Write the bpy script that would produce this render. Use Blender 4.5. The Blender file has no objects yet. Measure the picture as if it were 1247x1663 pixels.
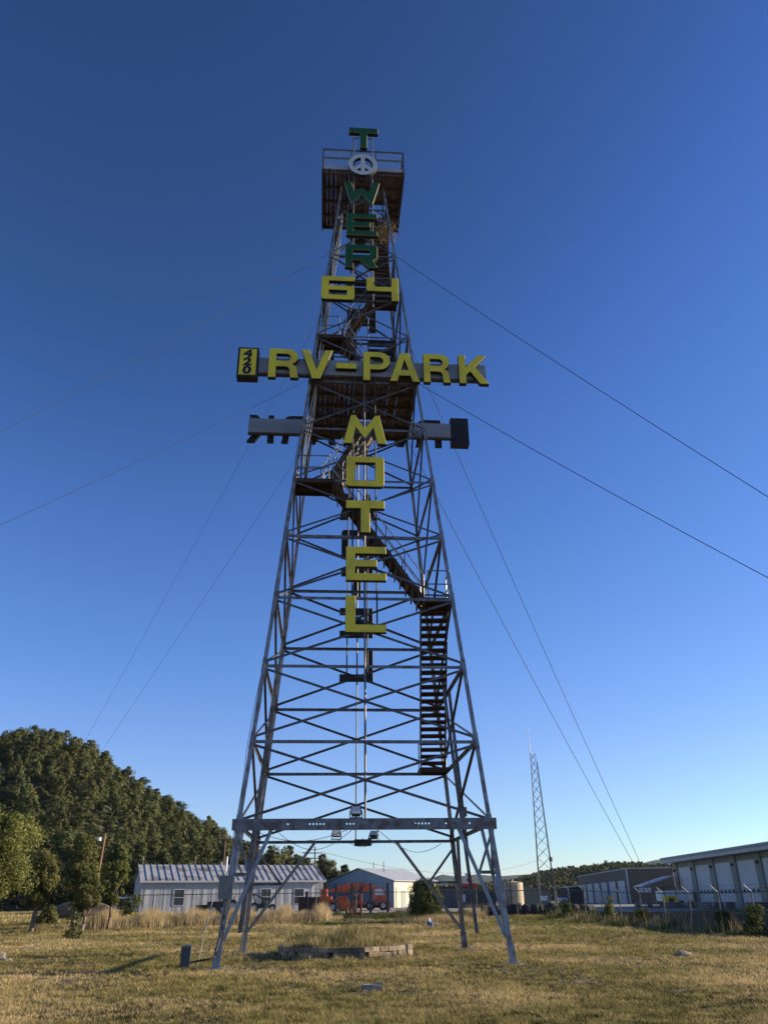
import bpy, math, random
import numpy as np
from mathutils import Vector, Matrix
R = math.radians
sc = bpy.context.scene
col = sc.collection

# ------------------------------------------------------------------ camera, sky, sun
CAM_H = 1.6
PITCH, ROLL = .4583, -.012
cam_d = bpy.data.cameras.new("camera"); cam = bpy.data.objects.new("camera", cam_d); col.objects.link(cam)
cam_d.sensor_fit = 'VERTICAL'; cam_d.sensor_height = 36.0; cam_d.sensor_width = 27.0
cam_d.lens = 1280.2/1663*36.0
cam_d.clip_start = .1; cam_d.clip_end = 12000
cam.matrix_world = (Matrix.Translation((0, 0, CAM_H)) @ Matrix.Rotation(math.pi/2+PITCH, 4, 'X') @ Matrix.Rotation(ROLL*-1, 4, 'Z').inverted())
sc.camera = cam
SUN_AZ, SUN_EL = 10, 19        # degrees from +X towards +Y, elevation
w = bpy.data.worlds.new("World"); sc.world = w; w.use_nodes = True
nt = w.node_tree; nt.nodes.clear()
sky = nt.nodes.new('ShaderNodeTexSky'); sky.sky_type = 'NISHITA'; sky.sun_disc = False
sky.sun_elevation = R(SUN_EL); sky.sun_rotation = R(90-SUN_AZ)
sky.altitude = 0; sky.air_density = 1.0; sky.dust_density = 0.05; sky.ozone_density = 1.0
bg = nt.nodes.new('ShaderNodeBackground'); bg.inputs[1].default_value = .1
wo = nt.nodes.new('ShaderNodeOutputWorld')
gm = nt.nodes.new('ShaderNodeGamma'); gm.inputs[1].default_value = 1.35
pm = nt.nodes.new('ShaderNodeMixRGB'); pm.blend_type = 'MULTIPLY'; pm.inputs[0].default_value = 1; pm.inputs[2].default_value = (.05, .05, .05, 1)
tn = nt.nodes.new('ShaderNodeMixRGB'); tn.blend_type = 'MULTIPLY'; tn.inputs[0].default_value = 1; tn.inputs[2].default_value = (3.36, 3.87, 5.72, 1)
nt.links.new(sky.outputs[0], pm.inputs[1]); nt.links.new(pm.outputs[0], gm.inputs[0]); nt.links.new(gm.outputs[0], tn.inputs[1]); 
cv = nt.nodes.new('ShaderNodeRGBCurve')
for k_, pts_ in enumerate((((.043,.034),(.080,.080),(.125,.130),(.21,.225),(.40,.40),(.60,.55)), ((.085,.080),(.163,.185),(.245,.280),(.40,.42),(.78,.765)), ((.15,.130),(.275,.268),(.45,.545),(.60,.70),(.85,.91)))):
    for p_ in pts_: cv.mapping.curves[k_].points.new(*p_)
cv.mapping.update()
em = nt.nodes.new('ShaderNodeMixRGB'); em.blend_type = 'MULTIPLY'; em.inputs[0].default_value = 1; em.inputs[2].default_value = (5.35, 5.35, 5.35, 1)
nt.links.new(tn.outputs[0], cv.inputs[1]); nt.links.new(cv.outputs[0], em.inputs[1]); nt.links.new(em.outputs[0], bg.inputs[0]); nt.links.new(bg.outputs[0], wo.inputs[0])
sd = bpy.data.lights.new("sun", 'SUN'); sun = bpy.data.objects.new("sun", sd); col.objects.link(sun)
sd.energy = 5.0; sd.angle = R(.5); sd.color = (1, .84, .62)
a, e = R(SUN_AZ), R(SUN_EL)
sun.rotation_euler = Vector((math.cos(a)*math.cos(e), math.sin(a)*math.cos(e), math.sin(e))).to_track_quat('Z', 'Y').to_euler()
sc.view_settings.view_transform = 'Standard'; sc.view_settings.look = 'None'
sc.view_settings.exposure = .9; sc.view_settings.gamma = 1
sc.cycles.max_bounces = 5; sc.cycles.diffuse_bounces = 2; sc.cycles.glossy_bounces = 2; sc.cycles.transparent_max_bounces = 16

# ------------------------------------------------------------------ helpers
def mat(name, c1, c2=None, scale=3.0, rough=.7, metal=0, detail=4, bump=0, island=0, lo=.35, hi=.65, stretch=(1, 1, 1), alpha=1, objrand=0, transl=0, spec=.4, c3=None, scale3=.5):
    m = bpy.data.materials.new(name); m.use_nodes = True
    n, l = m.node_tree.nodes, m.node_tree.links
    b = n['Principled BSDF']; b.inputs['Roughness'].default_value = rough; b.inputs['Metallic'].default_value = metal
    b.inputs['Specular IOR Level'].default_value = spec
    b.inputs['Alpha'].default_value = alpha
    tc = n.new('ShaderNodeTexCoord'); mp = n.new('ShaderNodeMapping'); mp.inputs[3].default_value = stretch
    l.new(tc.outputs['Object'], mp.inputs[0])
    nz = n.new('ShaderNodeTexNoise'); nz.inputs['Scale'].default_value = scale; nz.inputs['Detail'].default_value = detail
    nz.inputs['Roughness'].default_value = .65
    l.new(mp.outputs[0], nz.inputs[0])
    rp = n.new('ShaderNodeValToRGB'); rp.color_ramp.elements[0].position = lo; rp.color_ramp.elements[1].position = hi
    rp.color_ramp.elements[0].color = (*c1, 1); rp.color_ramp.elements[1].color = (*(c2 or c1), 1)
    l.new(nz.outputs[0], rp.inputs[0]); out = rp.outputs[0]
    if c3:
        n3 = n.new('ShaderNodeTexNoise'); n3.inputs['Scale'].default_value = scale3; n3.inputs['Detail'].default_value = 5
        l.new(tc.outputs['Object'], n3.inputs[0])
        r3 = n.new('ShaderNodeValToRGB'); r3.color_ramp.elements[0].position = .47; r3.color_ramp.elements[1].position = .62
        mx = n.new('ShaderNodeMixRGB'); l.new(n3.outputs[0], r3.inputs[0]); l.new(r3.outputs[0], mx.inputs[0])
        l.new(out, mx.inputs[1]); mx.inputs[2].default_value = (*c3, 1); out = mx.outputs[0]
    if island or objrand:
        hs = n.new('ShaderNodeHueSaturation'); l.new(out, hs.inputs['Color'])
        val = None
        if island:
            g = n.new('ShaderNodeNewGeometry'); mr = n.new('ShaderNodeMapRange'); mr.inputs[3].default_value = 1-island; mr.inputs[4].default_value = 1+island
            l.new(g.outputs['Random Per Island'], mr.inputs[0]); val = mr.outputs[0]
        if objrand:
            oi = n.new('ShaderNodeObjectInfo'); mo = n.new('ShaderNodeMapRange'); mo.inputs[3].default_value = 1-objrand; mo.inputs[4].default_value = 1+objrand
            l.new(oi.outputs['Random'], mo.inputs[0])
            if val:
                mu = n.new('ShaderNodeMath'); mu.operation = 'MULTIPLY'; l.new(val, mu.inputs[0]); l.new(mo.outputs[0], mu.inputs[1]); val = mu.outputs[0]
            else: val = mo.outputs[0]
            h2 = n.new('ShaderNodeMapRange'); h2.inputs[3].default_value = .485; h2.inputs[4].default_value = .515
            wn = n.new('ShaderNodeMath'); wn.operation = 'FRACT'; w2 = n.new('ShaderNodeMath'); w2.operation = 'MULTIPLY'; w2.inputs[1].default_value = 7.31
            l.new(oi.outputs['Random'], w2.inputs[0]); l.new(w2.outputs[0], wn.inputs[0]); l.new(wn.outputs[0], h2.inputs[0]); l.new(h2.outputs[0], hs.inputs['Hue'])
        l.new(val, hs.inputs['Value']); out = hs.outputs[0]
    l.new(out, b.inputs['Base Color'])
    if transl:
        tl = n.new('ShaderNodeBsdfTranslucent'); ms = n.new('ShaderNodeMixShader'); ms.inputs[0].default_value = transl
        l.new(out, tl.inputs[0]); l.new(b.outputs[0], ms.inputs[1]); l.new(tl.outputs[0], ms.inputs[2])
        l.new(ms.outputs[0], n['Material Output'].inputs['Surface'])
    if bump:
        bp = n.new('ShaderNodeBump'); bp.inputs['Strength'].default_value = bump; bp.inputs['Distance'].default_value = .05
        l.new(nz.outputs[0], bp.inputs['Height']); l.new(bp.outputs[0], b.inputs['Normal'])
    return m

def tag(o, label=None, cat=None, group=None, kind=None):
    if label: o['label'] = label
    if cat: o['category'] = cat
    if group: o['group'] = group
    if kind: o['kind'] = kind
    return o
def empty(name, loc, rz=0, label=None, cat=None, group=None):
    o = bpy.data.objects.new(name, None); col.objects.link(o); o.location = loc; o.rotation_euler = (0, 0, rz)
    o.empty_display_size = .3
    return tag(o, label, cat, group)

class MB:
    def __init__(s): s.v = []; s.f = []; s.m = []
    def face(s, pts, mi=0):
        i = len(s.v); s.v += [tuple(p) for p in pts]; s.f.append(tuple(range(i, i+len(pts)))); s.m.append(mi)
    def hexa(s, P, mi=0):                     # 8 points: 0-3 bottom ring, 4-7 top ring
        i = len(s.v); s.v += [tuple(p) for p in P]
        for q in ((3,2,1,0),(4,5,6,7),(0,1,5,4),(1,2,6,5),(2,3,7,6),(3,0,4,7)):
            s.f.append(tuple(i+k for k in q)); s.m.append(mi)
        return s
    def box(s, x0, x1, y0, y1, z0, z1, mi=0):
        return s.hexa([(x0,y0,z0),(x1,y0,z0),(x1,y1,z0),(x0,y1,z0),(x0,y0,z1),(x1,y0,z1),(x1,y1,z1),(x0,y1,z1)], mi)
    def bar(s, p, q, a, b, up=(0,0,1), mi=0, oa=0, ob=0):   # rectangular section a (side) x b (up)
        p, q = Vector(p), Vector(q); d = (q-p).normalized(); up = Vector(up)
        if abs(d.dot(up)) > .98: up = Vector((0,1,0)) if abs(d.y) < .9 else Vector((1,0,0))
        sx = d.cross(up).normalized(); uy = sx.cross(d).normalized()
        P = []
        for c in (p, q):
            for u, v in ((-.5,-.5),(.5,-.5),(.5,.5),(-.5,.5)):
                P.append(c + sx*(u*a+oa) + uy*(v*b+ob))
        return s.hexa(P, mi)
    def angle(s, p, q, size, t, n1, n2, mi=0):   # L section: flanges along n1 and n2
        p, q = Vector(p), Vector(q); d = (q-p).normalized()
        n1 = Vector(n1); n1 = (n1-d*n1.dot(d)).normalized(); n2 = Vector(n2); n2 = (n2-d*n2.dot(d)-n1*n2.dot(n1)).normalized()
        for A, B, o in ((n1, n2, 0), (n2, n1, t)):
            P = []
            for c in (p, q):
                for u, v in ((o, 0), (size, 0), (size, t), (o, t)): P.append(c + A*u + B*v)
            s.hexa(P, mi)
        return s
    def tube(s, p, q, r, n=8, r2=None, mi=0, cap=True):
        p, q = Vector(p), Vector(q); d = (q-p).normalized(); r2 = r if r2 is None else r2
        a = d.orthogonal().normalized(); b = d.cross(a); i = len(s.v)
        for c, rr in ((p, r), (q, r2)):
            for k in range(n):
                t = 2*math.pi*k/n; s.v.append(tuple(c + a*math.cos(t)*rr + b*math.sin(t)*rr))
        for k in range(n):
            j = (k+1) % n; s.f.append((i+k, i+j, i+n+j, i+n+k)); s.m.append(mi)
        if cap:
            s.f.append(tuple(i+k for k in reversed(range(n)))); s.m.append(mi)
            s.f.append(tuple(i+n+k for k in range(n))); s.m.append(mi)
        return s
    def path(s, pts, r, n=6, mi=0):
        for p, q in zip(pts[:-1], pts[1:]): s.tube(p, q, r, n, mi=mi)
        return s
    def build(s, name, mats, parent=None, smooth=False, recalc=False):
        me = bpy.data.meshes.new(name); me.from_pydata(s.v, [], s.f)
        mats = mats if isinstance(mats, (list, tuple)) else [mats]
        for m in mats: me.materials.append(m)
        me.polygons.foreach_set('material_index', s.m)
        if smooth: me.polygons.foreach_set('use_smooth', [True]*len(s.f))
        me.update()
        o = bpy.data.objects.new(name, me); col.objects.link(o)
        if parent: o.parent = parent
        return o

def np_mesh(name, V, k, m, parent=None, mi=None, nrm=None):      # V: (n*k,3) separate k-gons
    V = np.asarray(V, np.float32); n = len(V)//k
    me = bpy.data.meshes.new(name)
    me.vertices.add(len(V)); me.vertices.foreach_set('co', V.ravel())
    me.loops.add(len(V)); me.loops.foreach_set('vertex_index', np.arange(len(V), dtype=np.int32))
    me.polygons.add(n); me.polygons.foreach_set('loop_start', np.arange(0, len(V), k, dtype=np.int32))
    me.polygons.foreach_set('loop_total', np.full(n, k, np.int32))
    for q in (m if isinstance(m, (list, tuple)) else [m]): me.materials.append(q)
    if mi is not None: me.polygons.foreach_set('material_index', np.asarray(mi, np.int32))
    me.update(calc_edges=True)
    if nrm is not None:
        me.polygons.foreach_set('use_smooth', [True]*n)
        me.normals_split_custom_set(nrm.tolist())
    if parent == 'mesh': return me
    o = bpy.data.objects.new(name, me); col.objects.link(o)
    if parent: o.parent = parent
    return o

def copy_tree(o, parent=None):
    c = o.copy(); col.objects.link(c); c.parent = parent
    for ch in o.children: copy_tree(ch, c)
    return c
def ss(a, b, x):
    t = np.clip((x-a)/(b-a), 0, 1); return t*t*(3-2*t)
def gz(x, y): return float(.8*ss(46, 84, y))
def gzn(x, y): return .8*ss(46, 84, y)

# ------------------------------------------------------------------ materials
M = {}
M['steel'] = mat('galvanised_steel', (.125,.135,.155), (.20,.21,.235), 5, .45, .3, c3=(.10,.085,.08), scale3=3.5)
M['leg_steel'] = mat('galvanised_leg_steel', (.19,.205,.235), (.29,.31,.345), 4, .42, .3, c3=(.17,.145,.13), scale3=4, stretch=(1,1,.4))
M['steel_light'] = mat('bright_galvanised_steel', (.19,.205,.235), (.28,.30,.335), 6, .42, .3)
M['steel_dark'] = mat('weathered_steel_brace', (.07,.078,.092), (.12,.13,.15), 7, .5, .3, c3=(.075,.062,.055), scale3=3)
M['rust'] = mat('rusted_brown_steel', (.040,.025,.018), (.085,.052,.036), 7, .85, .1)
M['wood'] = mat('weathered_planks', (.075,.050,.034), (.16,.108,.072), 3, .85, stretch=(6,1,1), c3=(.035,.025,.018), scale3=3)
M['joist'] = mat('joist_timber', (.06,.042,.03), (.10,.072,.05), 5, .85)
M['yellow'] = mat('yellow_sign_paint', (.68,.57,.03), (.74,.61,.04), 1.7, .45, detail=8, c3=(.56,.46,.045), scale3=.9, stretch=(1,1,.25))
M['green'] = mat('dark_green_sign_paint', (.006,.062,.018), (.013,.092,.026), 1.7, .45, detail=8, stretch=(1,1,.25))
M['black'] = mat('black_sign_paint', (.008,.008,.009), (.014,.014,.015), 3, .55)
M['trim'] = mat('yellow_letter_edge', (.30,.26,.05), (.38,.32,.07), 3, .5)
M['grey_board'] = mat('grey_sign_board_paint', (.21,.235,.27), (.26,.285,.32), 1.2, .5, stretch=(.4,1,2))
M['pale'] = mat('pale_grey_sign_paint', (.46,.50,.53), (.52,.56,.59), 2, .5)
M['conduit'] = mat('grey_conduit', (.35,.36,.38), (.5,.5,.5), 5, .5)
M['white'] = mat('white_paint', (.72,.72,.70), (.8,.8,.78), 3, .5)
M['cable'] = mat('black_cable', (.015,.015,.017), None, 3, .6)
M['wire'] = mat('guy_wire_steel', (.05,.055,.065), None, 3, .8, 0, spec=.1)
M['glass'] = mat('dark_window_glass', (.02,.028,.035), (.03,.04,.05), 2, .12)
M['lamp_glass'] = mat('floodlight_glass', (.45,.47,.48), (.6,.62,.62), 20, .2)
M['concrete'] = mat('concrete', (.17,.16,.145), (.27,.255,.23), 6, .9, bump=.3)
M['rock'] = mat('pale_rock', (.17,.145,.11), (.31,.27,.21), 9, .9, bump=.5)
M['block'] = mat('tan_wall_block', (.20,.15,.105), (.34,.26,.19), 9, .95, bump=.5, island=.3, c3=(.12,.10,.075), scale3=1.5)
M['soil'] = mat('dry_soil', (.10,.075,.05), (.17,.13,.09), 8, .95)
M['bark'] = mat('juniper_bark', (.10,.075,.055), (.22,.17,.13), 9, .95, stretch=(1,1,.2))
M['bark_white'] = mat('pale_bark', (.5,.47,.42), (.66,.62,.56), 6, .9)
M['needles'] = mat('juniper_foliage', (.080,.094,.030), (.175,.175,.058), .9, .75, island=.4, objrand=.12, spec=.15, transl=.25)
M['needles_far'] = mat('pine_foliage', (.058,.068,.030), (.118,.121,.050), .35, .8, island=.3, objrand=.28, spec=.1, transl=.15)
M['leaves'] = mat('yellow_green_leaves', (.10,.12,.030), (.21,.21,.06), 1.2, .6, island=.45, spec=.25, transl=.28)
M['weed'] = mat('weed_leaves', (.055,.078,.024), (.12,.125,.045), 1.5, .8, island=.4, spec=.15, transl=.25)
M['fresh'] = mat('fresh_green_grass', (.12,.165,.035), (.21,.225,.06), .8, .8, island=.35, spec=.15, transl=.4)
M['straw'] = mat('dry_straw_grass', (.36,.285,.155), (.55,.44,.26), .8, .85, island=.3, spec=.15, transl=.35)
M['bedgrass'] = mat('olive_bed_grass', (.15,.14,.050), (.48,.39,.20), 1.6, .85, island=.65, spec=.12, transl=.25, detail=8)
M['dark_turf'] = mat('dark_low_weeds', (.035,.036,.016), (.10,.088,.038), 2.5, .85, island=.6, spec=.12, transl=.25)
M['turf'] = mat('mown_grass_blades', (.12,.112,.036), (.40,.33,.13), 1.9, .85, island=.6, spec=.12, c3=(.52,.40,.20), scale3=.17, lo=.36, hi=.66, transl=.3)
M['orange'] = mat('orange_machine_paint', (.42,.085,.02), (.58,.14,.035), 2.5, .5, c3=(.22,.07,.03), scale3=1.5)
M['rubber'] = mat('tyre_rubber', (.015,.015,.015), (.03,.03,.03), 8, .85)
M['dark'] = mat('dark_machinery', (.02,.02,.022), (.05,.045,.04), 4, .8)
M['red'] = mat('rusty_red_paint', (.07,.022,.016), (.13,.035,.025), 8, .7)
M['dkgreen'] = mat('dark_green_container_paint', (.015,.03,.025), (.025,.045,.035), 2, .6)
M['ctgrey'] = mat('grey_container_paint', (.08,.09,.09), (.12,.13,.13), 1.5, .6)
M['tank'] = mat('tan_tank_paint', (.38,.30,.20), (.46,.37,.25), 2, .6)
M['tan_wall'] = mat('olive_tan_metal_wall', (.15,.135,.09), (.19,.17,.12), 1.2, .6)
M['brown_wall'] = mat('brown_metal_wall', (.085,.07,.052), (.11,.09,.068), .8, .65)
M['cream'] = mat('cream_metal_wall', (.66,.60,.42), (.72,.66,.48), 1, .6)
M['bluewall'] = mat('blue_grey_metal_wall', (.22,.27,.31), (.27,.32,.36), .8, .55)
M['roofgrey'] = mat('grey_metal_roof', (.34,.36,.38), (.42,.44,.46), .9, .5)
M['door_white'] = mat('white_garage_door_paint', (.40,.42,.45), (.47,.49,.52), 1.2, .5)
M['garage_wall'] = mat('beige_block_wall', (.20,.20,.175), (.25,.25,.22), 1.2, .8)
M['blue'] = mat('blue_valve_paint', (.04,.10,.30), (.05,.13,.36), 4, .5)
M['sign_white'] = mat('white_pole_sign', (.66,.68,.70), (.72,.73,.75), 2, .4)
M['sign_red'] = mat('red_sign_paint', (.50,.03,.02), (.58,.05,.03), 3, .5)
M['pole_wood'] = mat('utility_pole_wood', (.10,.065,.045), (.20,.13,.09), 5, .9, stretch=(1,1,.15))
M['pine_pole'] = mat('brown_light_pole_wood', (.26,.14,.08), (.34,.19,.11), 5, .9, stretch=(1,1,.15))
M['yel_machine'] = mat('yellow_machine_paint', (.72,.48,.02), (.78,.55,.04), 3, .5)
M['twigs'] = mat('dry_twigs', (.16,.11,.06), (.32,.24,.14), 12, .95, island=.35)

def corrugated(name, c1, c2, scale, axis='X', depth=.35, streak=0):
    m = mat(name, c1, c2, .7, .5, .15, stretch=(1,1,1))
    n, l = m.node_tree.nodes, m.node_tree.links; b = n['Principled BSDF']
    tc = n.new('ShaderNodeTexCoord'); wv = n.new('ShaderNodeTexWave'); wv.bands_direction = axis; wv.inputs['Scale'].default_value = scale
    l.new(tc.outputs['Object'], wv.inputs[0]); bp = n.new('ShaderNodeBump'); bp.inputs['Strength'].default_value = depth; bp.inputs['Distance'].default_value = .05
    l.new(wv.outputs[1], bp.inputs['Height']); l.new(bp.outputs[0], b.inputs['Normal'])
    return m
M['corr_wall'] = corrugated('corrugated_wall_sheet', (.34,.345,.35), (.47,.475,.48), .42, depth=.35)
M['corr_ct'] = corrugated('corrugated_container_sheet', (.07,.08,.08), (.10,.11,.11), 2.2, depth=.8)

def mesh_alpha(name, colr, pitch, th, diag=True):
    m = bpy.data.materials.new(name); m.use_nodes = True
    n, l = m.node_tree.nodes, m.node_tree.links
    b = n['Principled BSDF']; b.inputs['Base Color'].default_value = (*colr, 1); b.inputs['Metallic'].default_value = .3; b.inputs['Roughness'].default_value = .5
    tc = n.new('ShaderNodeTexCoord'); sp = n.new('ShaderNodeSeparateXYZ'); l.new(tc.outputs['Object'], sp.inputs[0])
    outs = []
    for sgn in ('ADD', 'SUBTRACT'):
        if diag:
            a_ = n.new('ShaderNodeMath'); a_.operation = sgn; l.new(sp.outputs[0], a_.inputs[0]); l.new(sp.outputs[2], a_.inputs[1]); src = a_.outputs[0]
        else: src = sp.outputs[0] if sgn == 'ADD' else sp.outputs[2]
        d = n.new('ShaderNodeMath'); d.operation = 'DIVIDE'; l.new(src, d.inputs[0]); d.inputs[1].default_value = pitch
        f_ = n.new('ShaderNodeMath'); f_.operation = 'FRACT'; l.new(d.outputs[0], f_.inputs[0])
        c_ = n.new('ShaderNodeMath'); c_.operation = 'LESS_THAN'; l.new(f_.outputs[0], c_.inputs[0]); c_.inputs[1].default_value = th
        outs.append(c_.outputs[0])
    mx = n.new('ShaderNodeMath'); mx.operation = 'MAXIMUM'; l.new(outs[0], mx.inputs[0]); l.new(outs[1], mx.inputs[1])
    l.new(mx.outputs[0], b.inputs['Alpha'])
    return m
M['chain'] = mesh_alpha('chain_link_wire', (.14,.145,.15), .07, .05)
M['rail_mesh'] = mesh_alpha('railing_mesh_wire', (.5,.52,.56), .05, .12, diag=False)

# ------------------------------------------------------------------ ground
def spaced(lo, hi, n, fine):
    t = np.linspace(-1, 1, n); return t
xs = np.concatenate([-np.geomspace(5000, 70, 26), np.linspace(-66, 66, 67), np.geomspace(70, 5000, 26)])
ys = np.concatenate([[-200, -60, -20], np.linspace(-10, 110, 91), np.geomspace(114, 6000, 36)])
mb = MB()
nx, ny = len(xs), len(ys)
rngg = np.random.RandomState(4)
zg = np.array([[gz(x, y) + (0.02*math.sin(x*1.1+y*.5)*math.sin(y*.8-x*.3) if abs(x) < 60 and 0 < y < 100 else 0) for x in xs] for y in ys])
V = [(x, y, zg[j][i]) for j, y in enumerate(ys) for i, x in enumerate(xs)]
mb.v = V; mb.f = [(j*nx+i, j*nx+i+1, (j+1)*nx+i+1, (j+1)*nx+i) for j in range(ny-1) for i in range(nx-1)]; mb.m = [0]*len(mb.f)
g_m = mat('dry_grass_ground', (.055,.045,.024), (.15,.115,.055), 1.6, .95, c3=(.17,.125,.062), scale3=.16, bump=.6)
ground = mb.build('ground', g_m, smooth=True); tag(ground, kind='structure')
gl = MB()
lx = np.linspace(-12, 75, 28); ly = np.linspace(70.5, 160, 24)
gl.v = [(x, y, gz(x, y)+.035) for y in ly for x in lx]
gl.f = [(j*28+i, j*28+i+1, (j+1)*28+i+1, (j+1)*28+i) for j in range(23) for i in range(27)]; gl.m = [0]*len(gl.f)
tag(gl.build('gravel_lot', mat('gravel', (.20,.185,.165), (.31,.29,.26), 6, .95, bump=.4), smooth=True), kind='structure')

# ------------------------------------------------------------------ TOWER
TX, TY, TR = -.9263, 28.35, .0763
def W(z): return 4.064-.0922*z
LV = [3.65, 6.05, 8.46, 10.87, 13.27, 15.64, 18.03, 20.42, 22.88, 25.35, 27.85, 30.33, 32.78]
def tow(u, v, z): return Vector((TX+u*math.cos(TR)-v*math.sin(TR), TY+u*math.sin(TR)+v*math.cos(TR), z))
T = empty('lattice_tower', (TX, TY, 0), TR, 'tall old galvanised steel derrick tower with four splayed legs and stairs inside', 'tower')
def corner(i, z): sx, sy = ((-1,-1),(1,-1),(1,1),(-1,1))[i]; return Vector((sx*W(z), sy*W(z), z))
for i in range(4):
    sx, sy = ((-1,-1),(1,-1),(1,1),(-1,1))[i]
    mb = MB()
    mb.angle(corner(i, .02), corner(i, 3.6), .155, .022, (-sx,0,0), (0,-sy,0))
    mb.angle(corner(i, 3.6), corner(i, 15.6), .13, .02, (-sx,0,0), (0,-sy,0))
    mb.angle(corner(i, 15.6), corner(i, 32.8), .105, .016, (-sx,0,0), (0,-sy,0))
    for z in LV[:-1]:                                   # splice plates with bolts
        c = corner(i, z); d = (corner(i, z+.5)-c)
        p0, p1 = c-d*.5, c+d*.5
        o = Vector((sx*.012, sy*.012, 0)); s_ = .12 if z < 15 else .10
        mb.angle(p0+o, p1+o, s_, .012, (-sx,0,0), (0,-sy,0))
        gp = .29 if z < 15 else .21                     # gusset plates on both faces
        for q0, q1, ax_ in ((c-d*.22, c+d*.38, 0), (c-d*.22, c+d*.38, 1)):
            e_ = Vector((-sx*gp, 0, 0)) if ax_ == 0 else Vector((0, -sy*gp, 0)); t_ = Vector((0, -sy*.010, 0)) if ax_ == 0 else Vector((-sx*.010, 0, 0)); b_ = t_*2.9
            mb.hexa([q0+b_, q0+e_*.7+b_+Vector((0,0,.04)), q0+e_*.7+b_+t_+Vector((0,0,.04)), q0+b_+t_, q1+b_, q1+e_*.55+b_-Vector((0,0,.03)), q1+e_*.55+b_+t_-Vector((0,0,.03)), q1+b_+t_])
        for k in range(4):
            q = p0.lerp(p1, (k+.5)/4)+Vector((-sx*s_*.55, sy*.02, 0)); mb.box(q.x-.014, q.x+.014, q.y-.014, q.y+.014, q.z-.014, q.z+.014)
    leg = mb.build('leg', M['leg_steel'], T)
    ft = MB(); c0 = corner(i, 0)
    ft.box(c0.x-.19-sx*.1, c0.x+.19-sx*.1, c0.y-.17-sy*.08, c0.y+.17-sy*.08, .03, .06)
    ft.angle(corner(i, .06)+Vector((sx*.025,sy*.025,0)), corner(i, .58)+Vector((sx*.025,sy*.025,0)), .195, .022, (-sx,0,0), (0,-sy,0))
    ft.build('foot_plate', M['leg_steel'], leg)
    pd = MB(); pd.box(c0.x-.36-sx*.1, c0.x+.36-sx*.1, c0.y-.33-sy*.1, c0.y+.33-sy*.1, -.10, .028)
    pd.build('footing_pad', M['concrete'], leg)
fd = (((0,-1),(1,0)), ((1,0),(0,1)), ((0,1),(-1,0)), ((-1,0),(0,-1)))   # outward normal, along direction
for fi in range(4):
    n_ = Vector((*fd[fi][0], 0)); c_a, c_b = fi, (fi+1) % 4
    for li, z in enumerate(LV[:-1]):
        if fi == 0 and li == 0: continue
        A, B = corner(c_a, z), corner(c_b, z); s_ = .10 if li < 5 else .08
        mb = MB(); mb.angle(A-n_*.03, B-n_*.03, s_, .014, (0,0,-1), -n_)
        if fi in (0, 2) or li > 0:
            pass
        mb.build('girt', M['steel'] , T)
    for li in range(12):
        z0, z1 = LV[li]+.12, LV[li+1]-.06
        s_ = .078 if li < 4 else .062
        for (ca, cb, k) in ((c_a, c_b, 0), (c_b, c_a, 1)):
            A, B = corner(ca, z0), corner(cb, z1)
            off = -n_*(.035+.03*k)
            MB().angle(A+off, B+off, s_, .012, (0,0,-1), -n_).build('diagonal_brace', M['steel_dark'], T)
    # leg bracing below the first beam
    al = Vector((*fd[fi][1], 0))
    for ca, sg in ((c_a, 1), (c_b, -1)):
        foot = corner(ca, .70)+al*sg*.1-n_*.03
        inn = 1.55 if fi != 2 else 2.15
        if fi in (0,): inn = 1.0
        if fi in (1, 3): inn = 1.3
        top = corner(ca, LV[0]-.05)+al*sg*inn-n_*.03
        mid = foot.lerp(top, .54 if fi != 2 else .5); lp = corner(ca, mid.z)-n_*.03
        mb = MB(); mb.angle(foot, top, .105, .014, al*sg, -n_); mb.build('knee_brace', M['steel_light'], T)
        mb = MB(); mb.angle(lp, mid, .085, .012, (0,0,1), -n_); mb.angle(mid, corner(ca, LV[0]-.25)-n_*.05, .075, .012, al*sg, -n_)
        mb.build('knee_strut', M['steel'], T)
# the deep front channel with rows of punched holes
def curve_obj(name, splines, ext, mats, parent=None, bevel=0, face_mat=0, side_mat=1, trim_mat=None, smooth=False):
    """2D outlines (x right, y up, holes as inner loops) -> upright slab; front face looks to -Y"""
    cu = bpy.data.curves.new(name, 'CURVE'); cu.dimensions = '2D'; cu.fill_mode = 'BOTH'; cu.extrude = ext; cu.bevel_depth = bevel; cu.bevel_resolution = 0
    if bevel: cu.offset = -bevel
    for s in splines:
        sp = cu.splines.new('POLY'); sp.points.add(len(s)-1); sp.use_cyclic_u = True
        for p, q in zip(sp.points, s): p.co = (q[0], q[1], 0, 1)
    to = bpy.data.objects.new('tmp', cu); col.objects.link(to)
    dg = bpy.context.evaluated_depsgraph_get(); me = bpy.data.meshes.new_from_object(to.evaluated_get(dg))
    bpy.data.objects.remove(to); bpy.data.curves.remove(cu)
    me.name = name
    me.transform(Matrix.Rotation(math.pi/2, 4, 'X'))
    me.materials.clear()
    for m in mats: me.materials.append(m)
    for p in me.polygons:
        n = p.normal
        if n.y < -.95: p.material_index = face_mat
        elif trim_mat is not None and .3 < abs(n.y) < .95 and n.y < 0: p.material_index = trim_mat
        else: p.material_index = side_mat
        p.use_smooth = False
    o = bpy.data.objects.new(name, me); col.objects.link(o)
    if parent: o.parent = parent
    return o
def circ(x, y, r, n=10, a0=0, a1=2*math.pi, end=False):
    return [(x+r*math.cos(a0+(a1-a0)*k/n), y+r*math.sin(a0+(a1-a0)*k/n)) for k in range(n+(1 if end else 0))]
wb = W(LV[0])
outl = [[(-wb-.12, 0), (wb+.12, 0), (wb+.12, .31), (-wb-.12, .31)]]
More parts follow.
